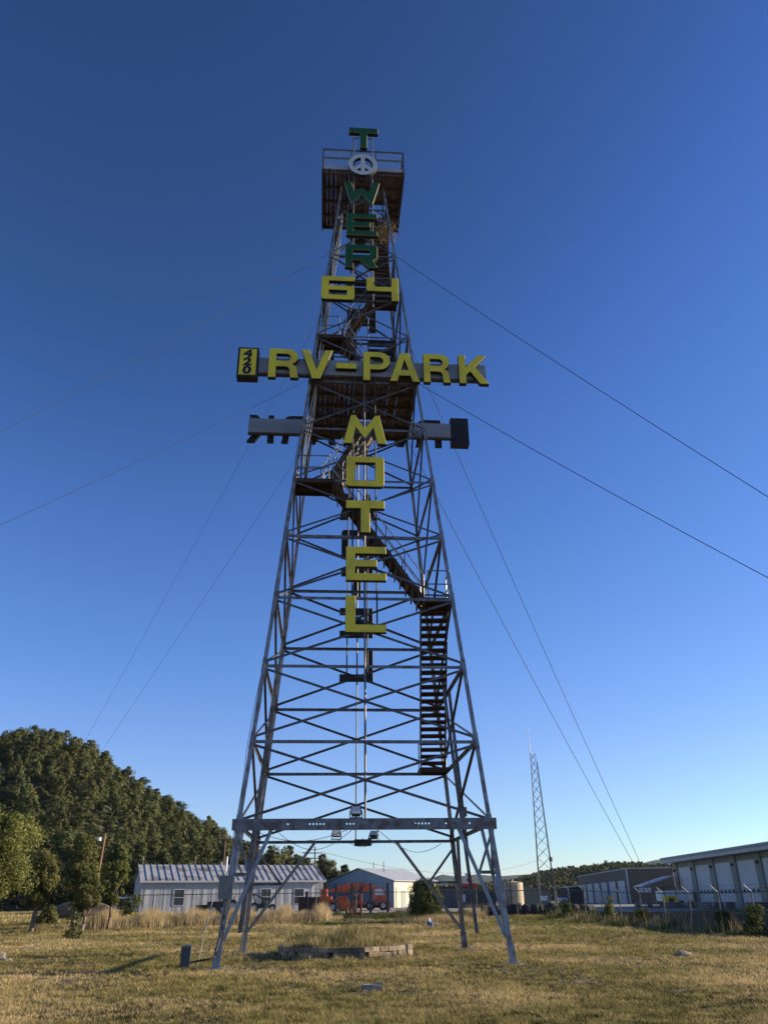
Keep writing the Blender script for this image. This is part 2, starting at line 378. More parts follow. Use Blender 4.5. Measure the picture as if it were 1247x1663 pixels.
for x0, c, dx in ((-2.25,1,.1),(-1.95,1,.1),(-1.62,5,.1),(-.55,6,.1),(.55,0,.1),(1.35,6,.1),(2.35,1,.1),(2.62,1,.1),(3.05,1,.1),(3.62,1,.1),(-3.62,1,.1)):
    for k in range(c): outl.append(circ(x0+k*dx, .16, .026, 8))
web = curve_obj('front_channel', outl, .008, [M['steel'], M['steel']], T); web.location = (0, -wb-.045, LV[0]-.19)
mb = MB(); mb.box(-wb-.12, wb+.12, -wb-.036, -wb+.045, LV[0]-.19, LV[0]-.176); mb.box(-wb-.12, wb+.12, -wb-.036, -wb+.045, LV[0]+.106, LV[0]+.12)
mb.box(-.33, .33, -wb-.062, -wb-.054, LV[0]-.17, LV[0]+.10)
mb.build('channel_flange', M['steel'], web).location = (0, wb+.045, -LV[0]+.19)
for v, z0 in ((-1, LV[0]+.1), (1, LV[0])):             # centre rods front and rear
    MB().path([(0, v*(W(z0)-.15), z0), (0, v*2.75, 19.9)], .035 if v < 0 else .03, 6).build('hanger_rod', M['steel_dark'], T)
# middle deck and its joists
def deck(name, z, u0, u1, v0, v1, along='v', joists=6, pw=.2, edge=True, hole=None):
    mb = MB(); rnd = random.Random(int(z*10))
    u = u0
    while u < u1-.02:
        un = min(u+pw, u1); dz = rnd.uniform(-.006, .006); cut = rnd.uniform(-.03, .03)
        if hole and hole[0] < (u+un)/2 < hole[1]:
            mb.box(u, un-.007, v0+cut, hole[2], z+dz, z+.045+dz); mb.box(u, un-.007, hole[3], v1+cut, z+dz, z+.045+dz)
        else: mb.box(u, un-rnd.choice((.004,.006,.006,.016)), v0+cut, v1+cut, z+dz, z+.045+dz)
        u = un
    o = mb.build(name, M['wood'], T)
    jb = MB()
    for k in range(joists):
        v = v0+.08+(v1-v0-.16)*k/(joists-1)
        if hole and hole[2] < v < hole[3]: jb.box(u0, hole[0], v-.03, v+.03, z-.17, z-.012); jb.box(hole[1], u1, v-.03, v+.03, z-.17, z-.012)
        else: jb.box(u0, u1, v-.03, v+.03, z-.17, z-.012)
    if edge:
        jb.box(u0-.05, u0-.002, v0-.05, v1+.05, z-.19, z+.06); jb.box(u1+.002, u1+.05, v0-.05, v1+.05, z-.19, z+.06)
    jb.build('joists', M['joist'], o)
    return o
deck('middle_deck', 20.45, -2.14, 2.14, -2.2, 2.2, joists=6, hole=(-.2, .85, .5, 1.95))
top_deck = deck('top_deck', 32.85, -1.92, 1.92, -1.8, 1.8, joists=5, pw=.21, hole=(.4, 1.25, .2, 1.3))
# top railing
rb = MB()
for z in (33.66, 34.22):
    for (a_, b_) in (((-1.92,-1.8),(1.92,-1.8)),((1.92,-1.8),(1.92,1.8)),((1.92,1.8),(-1.92,1.8)),((-1.92,1.8),(-1.92,-1.8))):
        rb.bar((*a_, z), (*b_, z), .05, .07)
for u in (-1.92, 1.92):
    for v in (-1.8, 0, 1.8): rb.bar((u, v, 32.9), (u, v, 34.25), .06, .06)
for u in (-.6, .6):
    for v in (-1.8, 1.8): rb.bar((u, v, 32.9), (u, v, 34.25), .05, .05)
rail = rb.build('top_railing', M['joist'], T)
pb = MB()
for (a_, b_) in (((-1.92,-1.83),(1.92,-1.83)),((1.95,-1.8),(1.95,1.8)),((1.92,1.83),(-1.92,1.83)),((-1.95,1.8),(-1.95,-1.8))):
    pb.face([(*a_, 32.92), (*b_, 32.92), (*b_, 34.2), (*a_, 34.2)])
pb.build('railing_mesh', M['rail_mesh'], rail)
kb = MB(); kb.box(-1.92, 1.92, -1.795, -1.785, 32.92, 33.12); kb.box(-1.92, 1.92, 1.785, 1.795, 32.92, 33.12); kb.build('kick_board', M['conduit'], rail)
# vertical pipes that carry the letters, front and rear
for sg in (-1, 1):
    mb = MB()
    for u in (-.46, .42):
        mb.tube((u, sg*1.98, 24.4), (u, sg*1.98, 35.3), .03, 6)
        for z in (26.2, 28.2, 30.1, 33.9): mb.bar((u, sg*1.98, z), (u, sg*min(W(z), 1.85), z), .05, .05)
    mb.bar((-.46, sg*1.98, 34.9), (.42, sg*1.98, 34.9), .03, .03)
    mb.bar((-1.3, sg*1.98, 24.75), (1.3, sg*1.98, 24.75), .05, .06); mb.bar((-1.3, sg*1.98, 25.8), (1.3, sg*1.98, 25.8), .05, .05)
    mb.build('upper_letter_pipes', M['steel_dark'], T)
    mb = MB()
    for u in (-.42, .42): mb.tube((u, sg*3.1, 9.7), (u, sg*2.6, 20.3), .028, 6)
    for z in (11.0, 14.7, 18.3): mb.bar((-.42, sg*3.05, z), (-.42, sg*W(z), z), .04, .04); mb.bar((.42, sg*3.05, z), (.42, sg*W(z), z), .04, .04)
    mb.build('lower_letter_pipes', M['cable'], T)
# landings with rails
def landing(z, u0, u1, v0, v1, rails=(), side=None):
    mb = MB(); mb.box(u0, u1, v0, v1, z, z+.05)
    for v in (v0, (v0+v1)/2, v1): mb.box(u0, u1, v-.025, v+.025, z-.12, z-.001)
    for u in (u0, u1): mb.box(u-.03, u+.03, v0-.05, v1+.05, z-.125, z+.055)
    o = mb.build('landing', M['rust'], T)
    for pts in rails:
        r = MB()
        for h in (.55, 1.05):
            for p, q in zip(pts[:-1], pts[1:]): r.tube((*p, z+h), (*q, z+h), .022, 6)
        for p in pts: r.tube((*p, z+.05), (*p, z+1.05), .022, 6)
        r.build('handrail', M['steel'], o)
    return o
landing(6.05, 2.4, 3.4, 2.35, 3.3, [((2.42,3.25),(3.35,3.25),(3.35,2.4))])
landing(10.87, 2.08, 3.0, -2.98, -2.0, [((2.2,-2.95),(2.95,-2.95),(2.95,-2.1))])
landing(15.62, -2.58, -1.12, -2.6, -1.5, [((-1.3,-2.55),(-2.5,-2.55),(-2.5,-1.55),(-1.5,-1.55))])
landing(22.86, -1.9, -.85, -1.95, -1.05, [((-1.0,-1.9),(-1.85,-1.9),(-1.85,-1.1))])
landing(25.35, .35, 1.5, -1.6, -.85, [((.4,-1.6),(1.45,-1.6),(1.45,-.9))])
def flight(p, q, width, n, left=True, rails=(1, 1), riser=True):
    p, q = Vector(p), Vector(q); d = q-p; h = Vector((d.x, d.y, 0)).normalized(); s = Vector((-h.y, h.x, 0)); dd = d.normalized()
    mb = MB()
    for k in (-1, 1): mb.bar(p+s*k*(width/2+.02), q+s*k*(width/2+.02), .03, .15)
    o = mb.build('stair_flight', M['rust'], T)
    for k in range(n):
        c = p.lerp(q, (k+.5)/n)
        t = MB(); P = []
        for dz in (0, .04):
            for a_, b_ in ((-1,-1),(1,-1),(1,1),(-1,1)): P.append(c+h*a_*.12+s*b_*width/2+Vector((0,0,dz)))
        t.hexa(P); 
        P = []
        for dz in (-.075, -.001):
            for a_, b_ in ((-1.02,-1),(-.85,-1),(-.85,1),(-1.02,1)): P.append(c+h*a_*.12+s*b_*width/2+Vector((0,0,dz)))
        t.hexa(P)
        if riser:
            P = []
            for dz in (-.24, -.046):
                for a_, b_ in ((.6,-.97),(.95,-.97),(.95,.97),(.6,.97)): P.append(c+h*a_*.12+s*b_*width/2+Vector((0,0,dz)))
            t.hexa(P)
        t.build('tread', M['wood'] if riser else M['rust'], o)
    r = MB(); up = Vector((0,0,1))
    for k, on in zip((-1, 1), rails):
        if not on: continue
        e_ = s*k*(width/2+.03)
        for hgt in (.5, .95): r.tube(p+e_+up*hgt, q+e_+up*hgt, .02, 6)
        m_ = max(2, int(d.length/1.1))
        for j in range(m_+1): c = p.lerp(q, j/m_)+e_; r.tube(c, c+up*.95, .018, 6)
    r.build('handrail', M['steel'], o)
    return o
flight((2.87,2.45,6.15), (2.52,-1.98,10.85), .88, 22, riser=False)
flight((2.1,-2.12,10.95), (-1.15,-2.08,15.62), .92, 17)
flight((-1.2,-1.75,15.75), (.35,1.75,20.45), .86, 18)
flight((.55,-1.35,20.5), (-.85,-1.5,22.86), .6, 9)
flight((-.82,-1.3,22.95), (.38,-1.2,25.35), .6, 9)
flight((.95,-.85,25.45), (.85,1.2,32.6), .72, 24, riser=False)
# small fittings fixed on the tower
mb = MB(); mb.box(-.17,.17,-.10,.10,-.27,.27); mb.box(-.19,.19,-.12,-.101,-.29,.29); mb.box(-.10,.10,-.126,-.121,.02,.10); mb.box(.14,.19,-.16,-.121,-.06,.06)
pn = mb.build('panel_box', mat('olive_grey_box_paint', (.15,.155,.15), (.20,.205,.20), 5, .5), T); pn.location = (-3.86, -4.06, 1.98)
mb = MB(); mb.path([(-3.80,-4.05,1.7),(-3.92,-4.1,.75),(-4.02,-4.3,.3),(-4.6,-4.6,.22)], .025); mb.build('conduit', M['cable'], T)
for s_, dx in ((-1, .0), (-1, .12), (1, 0)):
    z0 = .75 if s_ < 0 else .65
    v = -.1+dx*4 if s_ < 0 else .2
    mb = MB(); mb.angle((s_*(3.83-dx*.1), v, z0), (s_*(3.83-dx*.1-.0922*(8.5+dx*30)), v, z0+8.5+dx*30), .10, .02, (-s_,0,0), (0,-1,0))
    mb.build('hanging_strut', M['steel'], T)
mb = MB(); mb.angle((3.72, .6, 3.2), (3.35,.6, 8.6), .1, .02, (-1,0,0), (0,-1,0)); mb.box(3.5,3.72,.5,.72,4.2,4.5); mb.build('hanging_strut', M['steel'], T)
mb = MB()                                             # wires down the left legs and a slack loop under the beam
rnd = random.Random(3)
for k in range(3):
    pts = []
    for j in range(24):
        z = 2.2+j*1.25; pts.append((-W(z)-.03+rnd.uniform(-.04, .05)+k*.05, -W(z)+.08+.1*k+rnd.uniform(-.03,.05), z))
    mb.path(pts, .011, 4)
mb.build('leg_cable', M['cable'], T)
for j in range(2):
    mb = MB()
    pts = [(-.3+(-3.2+j*.8)*t, -3.72+j*.2, 3.55-1.1*math.sin(math.pi*t)*(.35+.2*j)) for t in np.linspace(0, 1, 12)]; mb.path(pts, .010, 4); mb.build('slack_cable', M['cable'], T)
mb = MB()
pts = [(.3+2.9*t, -3.7+7.2*t, 3.5-.9*math.sin(math.pi*t)*.5) for t in np.linspace(0, 1, 14)]; mb.path(pts, .010, 4); mb.build('slack_cable', M['cable'], T); mb = MB()
pts = [(-.3+1.1*t, 3.6-7.2*t*.2, 3.6-.22*math.sin(math.pi*t)) for t in np.linspace(0, 1, 10)]; mb.path(pts, .010, 4)
mb.build('slack_cable', M['cable'], T)
mb = MB()
for k in range(3):
    x = -.05+.04*k; pts = [(-W(z)+.22+.05*k+.04*math.sin(z*1.3+k), -W(z)+.30+.12*k, z) for z in np.linspace(16.5, 31, 18)]
    mb.path(pts, .014, 4)
mb.build('pale_cable', M['white'], T)

# floodlights (bolted to the beams, pointing up)
def floodlight(u, v, z, tilt, rz, label, face='up'):
    o = empty('floodlight', tow(u, v, z), TR+rz, label, 'floodlight', 'floodlights on the tower beams')
    mb = MB(); mb.box(-.13,.13,-.07,.09,.05,.27); mb.box(-.16,.16,-.09,-.071,.02,.30); mb.build('housing', M['steel_dark'], o)
    mb = MB(); mb.box(-.13,.13,-.096,-.0915,.05,.27); mb.build('lamp_glass', M['lamp_glass'], o)
    mb = MB(); mb.box(-.19,-.165,-.03,.03,-.03,.18); mb.box(.165,.19,-.03,.03,-.03,.18); mb.box(-.19,.19,-.03,.03,-.055,-.031); mb.build('bracket', M['steel'], o)
    o.rotation_euler = (R(tilt), 0, TR+rz)
    return o
floodlight(-.28, -3.70, LV[0]+.17, -25, 0, 'floodlight standing on the middle of the thick front channel beam')
floodlight(-.73, 3.72, LV[0]+.09, -12, .1, 'left floodlight with glass facing front on the thin rear beam below the thick one')
floodlight(.66, 3.72, LV[0]+.09, -50, -.35, 'right tilted floodlight on the thin rear beam below the thick one')
o = empty('junction_box', tow(.26, 3.62, 3.46), TR, 'dark junction box hanging under the thin rear beam between two floodlights', 'electrical box')
mb = MB(); mb.box(-.3,.3,-.08,.08,0,.2); mb.box(-.32,.32,-.10,-.081,-.02,.22); mb.build('cover', M['dark'], o)
MB().tube((0,0,.2),(0,0,.28),.02,6).build('nipple', M['steel'], o)

# ------------------------------------------------------------------ LETTERS
def unit(P, x, z, wd, h): return [(x+p[0]*wd, z+(1-p[1])*h) for p in P]
def rr(x0, y0, x1, y1, rx, ry, c=(1,1,1,1), n=5):       # rounded rectangle, y down; c = tl,tr,br,bl
    P = []
    for (cx, cy, a0, on, X, Y) in ((x0+rx, y0+ry, 180, c[0], x0, y0), (x1-rx, y0+ry, 270, c[1], x1, y0), (x1-rx, y1-ry, 0, c[2], x1, y1), (x0+rx, y1-ry, 90, c[3], x0, y1)):
        if on: P += [(cx+rx*math.cos(R(a0+90*k/n)), cy+ry*math.sin(R(a0+90*k/n))) for k in range(n+1)]
        else: P.append((X, Y))
    return P
def arc(cx, cy, rx, ry, a0, a1, n=9): return [(cx+rx*math.cos(R(a0+(a1-a0)*k/n)), cy+ry*math.sin(R(a0+(a1-a0)*k/n))) for k in range(n+1)]
G = {
 'T': [[(0,0),(1,0),(1,.25),(.62,.25),(.62,1),(.38,1),(.38,.25),(0,.25)]],
 'W': [[(0,0),(.2,0),(.29,.47),(.49,.24),(.70,.47),(.80,0),(1,0),(.80,1),(.49,.58),(.19,1)]],
 'E': [[(0,0),(1,0),(1,.21),(.23,.21),(.23,.39),(.77,.39),(.77,.60),(.23,.60),(.23,.79),(1,.79),(1,1),(0,1)]],
 'R': [[(0,0),(.92,0),(1,.08),(1,.58),(.90,.66),(.86,.70),(1,1),(.74,1),(.47,.69),(.23,.69),(.23,1),(0,1)], [(.23,.24),(.76,.24),(.76,.45),(.23,.45)]],
 '6': [rr(0,0,1,1,.1,.1,(1,0,0,1))[:6]+[(1,0),(1,.20),(.23,.20),(.23,.41),(.94,.41),(1,.47)]+arc(.9,.9,.1,.1,0,90,5)+rr(0,0,1,1,.1,.1,(1,0,0,1))[8:], [(.23,.60),(.77,.60),(.77,.80),(.23,.80)]],
 '4': [[(0,0),(.23,0),(.23,.34),(.29,.40),(.78,.40),(.78,0),(1,0),(1,1),(.78,1),(.78,.60),(.05,.60),(0,.55)]],
 'M': [[(0,1),(.17,0),(.27,0),(.50,.48),(.74,0),(.84,0),(1,1),(.80,1),(.70,.44),(.50,.83),(.29,.44),(.20,1)]],
 'O': [rr(0,0,1,1,.1,.1), [(.235,.2),(.765,.2),(.765,.8),(.235,.8)]],
 'L': [[(0,0),(.25,0),(.25,.79),(1,.79),(1,1),(0,1)]],
 '-': [[(0,0),(1,0),(1,1),(0,1)]],
 'P': [[(0,0),(.58,0)]+arc(.58,.31,.42,.31,-90,90)+[(.26,.62),(.26,1),(0,1)], [(.26,.18),(.54,.18)]+arc(.54,.31,.20,.13,-90,90)+[(.26,.44)]],
 'Rb': [[(0,0),(.6,0)]+arc(.6,.28,.37,.28,-90,60)+[(.80,.55),(.90,.60),(.95,.72),(.96,.9),(1,1),(.73,1),(.70,.88),(.69,.72),(.64,.64),(.54,.62),(.25,.62),(.25,1),(0,1)], [(.25,.18),(.58,.18)]+arc(.58,.30,.14,.12,-90,90)+[(.25,.42)]],
 'V': [[(0,0),(.25,0),(.50,.68),(.76,0),(1,0),(.63,1),(.36,1)]],
 'A': [[(.36,0),(.64,0),(1,1),(.75,1),(.69,.80),(.31,.80),(.25,1),(0,1)], [(.38,.60),(.62,.60),(.5,.24)]],
 'K': [[(0,0),(.24,0),(.24,.42),(.66,0),(.97,0),(.55,.41),(1,1),(.70,1),(.38,.57),(.24,.71),(.24,1),(0,1)]],
}
def letter(ch, x, z, wd, h, face, parent, label, depth=.22, trim=None):
    sp = [unit(s, x, z, wd, h) for s in G[ch]]
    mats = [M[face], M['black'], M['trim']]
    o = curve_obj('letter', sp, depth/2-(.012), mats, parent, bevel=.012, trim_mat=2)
    o.location.y = 0
    o['label'] = label
    return o
def both(o, u, v, label_back):
    """a copy of a sign, its parts and their sub-parts, turned round on the rear face of the tower"""
    c = copy_tree(o); c.location = tow(-u, -v, o.location.z); c.rotation_euler = (0, 0, TR+math.pi); c['label'] = label_back
    return c
g1 = 'letter signs on the tower'
def sign(u, v, z, label, name='letter_sign'): return empty(name, tow(u, v, z), TR, label, 'sign', g1)
# T, peace ring, W, E, R
s1 = sign(0, -2.12, 26.3, 'vertical TOWER sign of dark green letters with a pale peace ring, on the tower front')
z0 = 26.3
letter('T', -.71, 33.98-z0, 1.40, 1.36, 'green', s1, 'dark green letter T above the railing')
letter('W', -.90, 30.25-z0, 1.64, 1.36, 'green', s1, 'dark green letter W')
letter('E', -.78, 28.30-z0, 1.40, 1.32, 'green', s1, 'dark green letter E')
letter('R', -.81, 26.42-z0, 1.42, 1.32, 'green', s1, 'dark green letter R')
def ring():
    cx, cy, r, ri = -.04, 32.84-z0, .69, .47
    def seg(a0, a1):                                   # hole between two spokes
        return None
    outer = circ(cx, cy, r, 40)
    bw = .10
    def hole(a0, a1):
        # region inside radius ri between spoke directions a0 and a1 (degrees), inset by bw
        d0 = (math.cos(R(a0)), math.sin(R(a0))); d1 = (math.cos(R(a1)), math.sin(R(a1)))
        n0 = (-d0[1], d0[0]); n1 = (d1[1], -d1[0])
        half = R((a1-a0)/2); L = bw/math.sin(half); mx = R((a0+a1)/2)
        P = [(cx+L*math.cos(mx), cy+L*math.sin(mx))]
        da = math.asin(bw/ri); n = max(3, int((a1-a0)/12))
        A0, A1 = R(a0)+da, R(a1)-da
        P += [(cx+ri*math.cos(A0+(A1-A0)*k/n), cy+ri*math.sin(A0+(A1-A0)*k/n)) for k in range(n+1)]
        return P
    return [outer, hole(-90, -40)[:], hole(-40, 90), hole(90, 220), hole(220, 270)]
o = curve_obj('peace_ring', ring(), .09, [M['pale'], M['black']], s1); o['label'] = 'pale grey peace symbol ring'
both(s1, 0, -2.12, 'rear TOWER sign seen from behind as black letters through the lattice')
s2 = sign(0, -2.12, 24.55, 'yellow 64 sign across the upper tower in front of the lattice')
letter('6', -1.81, 0.02, 1.42, 1.28, 'yellow', s2, 'yellow digit 6'); letter('4', .12, .04, 1.38, 1.28, 'yellow', s2, 'yellow digit 4')
both(s2, 0, -2.12, 'rear 64 sign seen from behind as black digits through the upper lattice')
s3 = sign(0, -2.35, 20.2, 'wide grey board with yellow RV-PARK letters crossing the front of tower', 'board_sign')
mb = MB(); mb.box(-4.36, 4.98, .02, .20, .36, 1.09); bd = mb.build('board', M['grey_board'], s3)
mb = MB()
for x in (-3.1, -1.9, -.6, .7, 2.0, 3.3): mb.box(x, x+.012, .012, .0195, .37, 1.08)
mb.box(-4.36, 4.98, .03, .19, .28, .355); mb.build('board_seam', M['joist'], bd)
for ch, x, wd in (('Rb',-3.80,1.21),('V',-2.52,1.26),('P',-.03,1.09),('A',1.03,1.22),('Rb',2.40,1.10),('K',3.84,1.20)):
    letter(ch, x, .0, wd, 1.40, 'yellow', s3, 'yellow letter '+ch[0]).location.y = -.10
letter('-', -1.12, .53, .82, .27, 'yellow', s3, 'yellow hyphen').location.y = -.10
both(s3, 0, -2.35, 'rear grey board with black letter backs crossing behind the tower')
s4 = sign(-4.62, -2.35, 20.2, 'upright yellow 420 box in black frame at left end of RV-PARK board', 'box_sign')
mb = MB(); mb.box(-.41, .41, -.2, .22, 0, 1.40); fr = mb.build('box', M['black'], s4)
mb = MB(); mb.box(-.33, .33, -.209, -.2015, .07, 1.33); mb.build('panel', M['yellow'], s4)
for k, ch in enumerate('420'):
    cu = bpy.data.curves.new('digit', 'FONT'); cu.body = ch; cu.size = .50; cu.offset = .026; cu.extrude = .003; cu.align_x = 'CENTER'; cu.shear = .04
    to = bpy.data.objects.new('tmp', cu); col.objects.link(to); dg = bpy.context.evaluated_depsgraph_get()
    me = bpy.data.meshes.new_from_object(to.evaluated_get(dg)); bpy.data.objects.remove(to); bpy.data.curves.remove(cu)
    me.transform(Matrix.Rotation(math.pi/2, 4, 'X') @ Matrix.Scale(1.3, 4, (1,0,0))); me.materials.clear(); me.materials.append(M['black'])
    d = bpy.data.objects.new('digit', me); col.objects.link(d); d.parent = s4; d.location = (-.02, -.214, .93-.40*k); d['label'] = 'black digit '+ch
both(s4, -4.62, -2.35, 'black back of the 420 box at right end of the rear board')
s5 = sign(0, -3.2, 9.55, 'vertical MOTEL sign of yellow letters hanging down the front of tower')
letter('M', -.80, 16.80-9.55, 1.60, 1.24, 'yellow', s5, 'yellow letter M')
letter('O', -.68, 15.0-9.55, 1.38, 1.24, 'yellow', s5, 'yellow letter O')
letter('T', -.67, 13.18-9.55, 1.37, 1.25, 'yellow', s5, 'yellow letter T')
letter('E', -.65, 11.38-9.55, 1.38, 1.25, 'yellow', s5, 'yellow letter E')
letter('L', -.65, 0.0, 1.36, 1.28, 'yellow', s5, 'yellow letter L')
both(s5, 0, -3.2, 'rear MOTEL sign seen from behind as black letters through the lattice')
# nest of twigs on the upper stair
rs = np.random.RandomState(5); n = 380
c = rs.normal(0, 1, (n, 3))*[.22, .2, .20]; d = rs.normal(0, 1, (n, 3)); d[:, 2] *= .9; d /= np.linalg.norm(d, axis=1)[:, None]
L = rs.uniform(.12, .38, (n, 1)); s_ = np.cross(d, rs.normal(0, 1, (n, 3))); s_ /= np.linalg.norm(s_, axis=1)[:, None]
V = np.stack([c-d*L-s_*.007, c-d*L+s_*.007, c+d*L+s_*.004, c+d*L-s_*.004], 1).reshape(-1, 3)
nest = np_mesh('twig_nest', V, 4, M['twigs']); nest.location = tow(1.12, -.45, 30.35); tag(nest, 'shaggy nest of dry twigs lodged under the top deck', 'nest')

# ------------------------------------------------------------------ guy wires
def guy(sx, sy, z, ang, r, label):
    wz = W(z); A = tow(sx*wz, sy*wz, z); an = tow(sx*r*math.cos(R(ang)), sy*r*math.sin(R(ang)), 0); an.z = gz(an.x, an.y)
    mb = MB(); pts = []
    for k in range(17):
        t = k/16; p = A.lerp(an, t); p.z -= .35*4*t*(1-t); pts.append(p)
    mb.path(pts, .012 if sx > 0 else .0065, 5)
    tag(mb.build('guy_wire', M['wire']), label, 'guy wire', 'guy wires of the tower')
guy(1,-1,27.84,40,24,'upper guy wire from the tower running down past the right edge')
guy(1,-1,20.4,40,24,'lower guy wire from below RV-PARK running down past the right edge')
guy(-1,-1,27.84,33,26,'upper faint guy wire running from the tower to the left edge')
guy(-1,-1,20.4,33,26,'lower guy wire from below RV-PARK running to the left edge')
guy(1,1,27.84,46,25,'outer steep guy wire dropping behind tower on the right')
guy(1,1,20.4,46,25,'inner steep guy wire dropping behind tower on the right')
guy(-1,1,27.84,54,41,'upper steep guy wire dropping toward the wooded hill')
guy(-1,1,20.4,54,41,'lower steep guy wire dropping toward the wooded hill')
#PART2
# ------------------------------------------------------------------ vegetation builders
def leaf_quads(rs, centers, n, size, spread, squash=1.0, up=0.0, k=4):
    """n small leaf polygons scattered about cluster centres (c, r)"""
    C_, r_ = centers; i = rs.randint(0, len(C_), n)
    d = rs.normal(0, 1, (n, 3)); d /= np.linalg.norm(d, axis=1)[:, None]
    rad = r_[i][:, None]*spread*rs.uniform(.35, 1, (n, 1))**.6
    p = C_[i]+d*rad*[1, 1, squash]
    ax = rs.normal(0, 1, (n, 3))+[0, 0, up]; ax /= np.linalg.norm(ax, axis=1)[:, None]
    b = np.cross(ax, rs.normal(0, 1, (n, 3))); b /= np.linalg.norm(b, axis=1)[:, None]
    s = size*rs.uniform(.6, 1.4, (n, 1))
    V = np.stack([p-ax*s, p+b*s*.55, p+ax*s, p-b*s*.55], 1)
    cen = C_.mean(0); out = d*.75+(p-cen)/np.maximum(np.linalg.norm(p-cen, axis=1)[:, None], .01)*.55
    g = np.cross(V[:, 1]-V[:, 0], V[:, 2]-V[:, 0]); g /= np.linalg.norm(g, axis=1)[:, None]+1e-9
    fl = (g*out).sum(1) < 0; V[fl] = V[fl][:, ::-1]; g[fl] *= -1
    kk = .75 if size > .1 else .40; nn = out*kk+g*(1.3-kk); nn /= np.linalg.norm(nn, axis=1)[:, None]
    leaf_quads.nrm = np.repeat(nn, 4, 0)
    return V.reshape(-1, 3)
def crown_centers(rs, H, Rr, n, shape='round', base=.12):
    C_, r_ = [], []
    for k in range(n):
        h = rs.uniform(base, 1)
        if shape == 'round': prof = math.sqrt(max(.02, 1-((h-.5)/.52)**2))
        elif shape == 'cone': prof = (1-h)**.7*1.15+.10
        elif shape == 'flame': prof = math.sin(math.pi*min(1, (h*.85+.12)))**.8
        else: prof = min(1, .75+.4*math.sin(h*9))*math.sqrt(max(.02, 1-((h-.45)/.6)**2))
        a = rs.uniform(0, 2*math.pi); q = Rr*prof*math.sqrt(rs.uniform(.05, 1))*.85
        C_.append((q*math.cos(a), q*math.sin(a), h*H)); r_.append(Rr*rs.uniform(.16, .34))
    return np.array(C_), np.array(r_)

# ------------------------------------------------------------------ wooded hill on the left
sil = [(-130,41),(-94,39.2),(-85,39.4),(-77,37.9),(-69,34.6),(-61,29.1),(-54,24.9),(-47,20.7),(-41,17.5),(-35,15),(-26.6,11.3),(-19.5,9.4),(-11.8,6.8),(0,4.5),(30,1)]
sx_, sz_ = zip(*sil)
def crest(x): return np.interp(x, sx_, sz_)-4.6
def hz(x, y):
    # the crest is the line y = 195 seen from the lawn; the slope starts behind the metal shed
    t = ss(100, 195, y); b = 1-ss(195, 330, y)
    return .8+np.maximum(crest(x*195/np.maximum(y, 100))-.8, -2)*(t if np.all(y <= 195) else np.where(y <= 195, t, np.maximum(b, 0)))
hx = np.linspace(-230, 45, 90); hy = np.linspace(98, 330, 60)
Hh = np.array([[float(hz(np.array(x), np.array(y)))-(0.3 if y < 101 else 0)-2.5*float(ss(10, 45, x)) for x in hx] for y in hy])
mb = MB(); mb.v = [(x, y, Hh[j, i]) for j, y in enumerate(hy) for i, x in enumerate(hx)]
mb.f = [(j*90+i, j*90+i+1, (j+1)*90+i+1, (j+1)*90+i) for j in range(59) for i in range(89)]; mb.m = [0]*len(mb.f)
tag(mb.build('hill', mat('hill_soil', (.045,.05,.025), (.14,.115,.07), .12, .95, detail=8, bump=.5), smooth=True), kind='structure')
protos = []; NRM = {}
def pine_proto(seed, H, Rr, shape, nl=3000, size=.13):
    rs = np.random.RandomState(seed)
    cc = crown_centers(rs, H, Rr, 46, shape, base=.10)
    V = leaf_quads(rs, cc, nl, size, 1.0, .8)
    t = 9; tr = []
    for k in range(6):
        a0, a1 = 2*math.pi*k/6, 2*math.pi*(k+1)/6
        tr.append([(.14*math.cos(a0), .14*math.sin(a0), -.6), (.14*math.cos(a1), .14*math.sin(a1), -.6), (.05*math.cos(a1), .05*math.sin(a1), H*.8), (.05*math.cos(a0), .05*math.sin(a0), H*.8)])
    tv = np.array(tr); gg = np.cross(tv[:, 1]-tv[:, 0], tv[:, 2]-tv[:, 0]); gg /= np.linalg.norm(gg, axis=1)[:, None]
    NR = np.concatenate([leaf_quads.nrm, np.repeat(gg, 4, 0)])
    V = np.concatenate([V, tv.reshape(-1, 3)]); n = len(V)//4
    mi = np.zeros(n, int); mi[-6:] = 1
    me = np_mesh('pine_tree', V, 4, [M['needles_far'], M['bark']], 'mesh', mi, NR); NRM[me.name] = NR; return me
for s, H, Rr, sh in ((1,4.6,2.2,'round'),(2,5.4,2.1,'flame'),(3,5.0,2.5,'lump'),(4,4.0,2.3,'round'),(5,5.8,1.8,'cone'),(6,4.6,2.4,'lump')):
    protos.append(pine_proto(s, H, Rr, sh))
rnd = random.Random(11); spots = []; tries = 0
def try_spot(x, y, dmin):
    return all((x-a_)**2+(y-b_)**2 > dmin*dmin for a_, b_ in spots)
while len(spots) < 1300 and tries < 90000:
    tries += 1
    y = rnd.uniform(103, 203); x = rnd.uniform(-.54*y-4, (-.09 if y < 150 else -.045)*y)
    if crest(x*195/y) < 1.0 and y < 150: continue
    if try_spot(x, y, 2.95): spots.append((x, y))
def hill_z(x, y): return float(hz(np.array(x), np.array(y)))
spots.sort(key=lambda p: p[1])
print('hill trees', len(spots))
rest = []
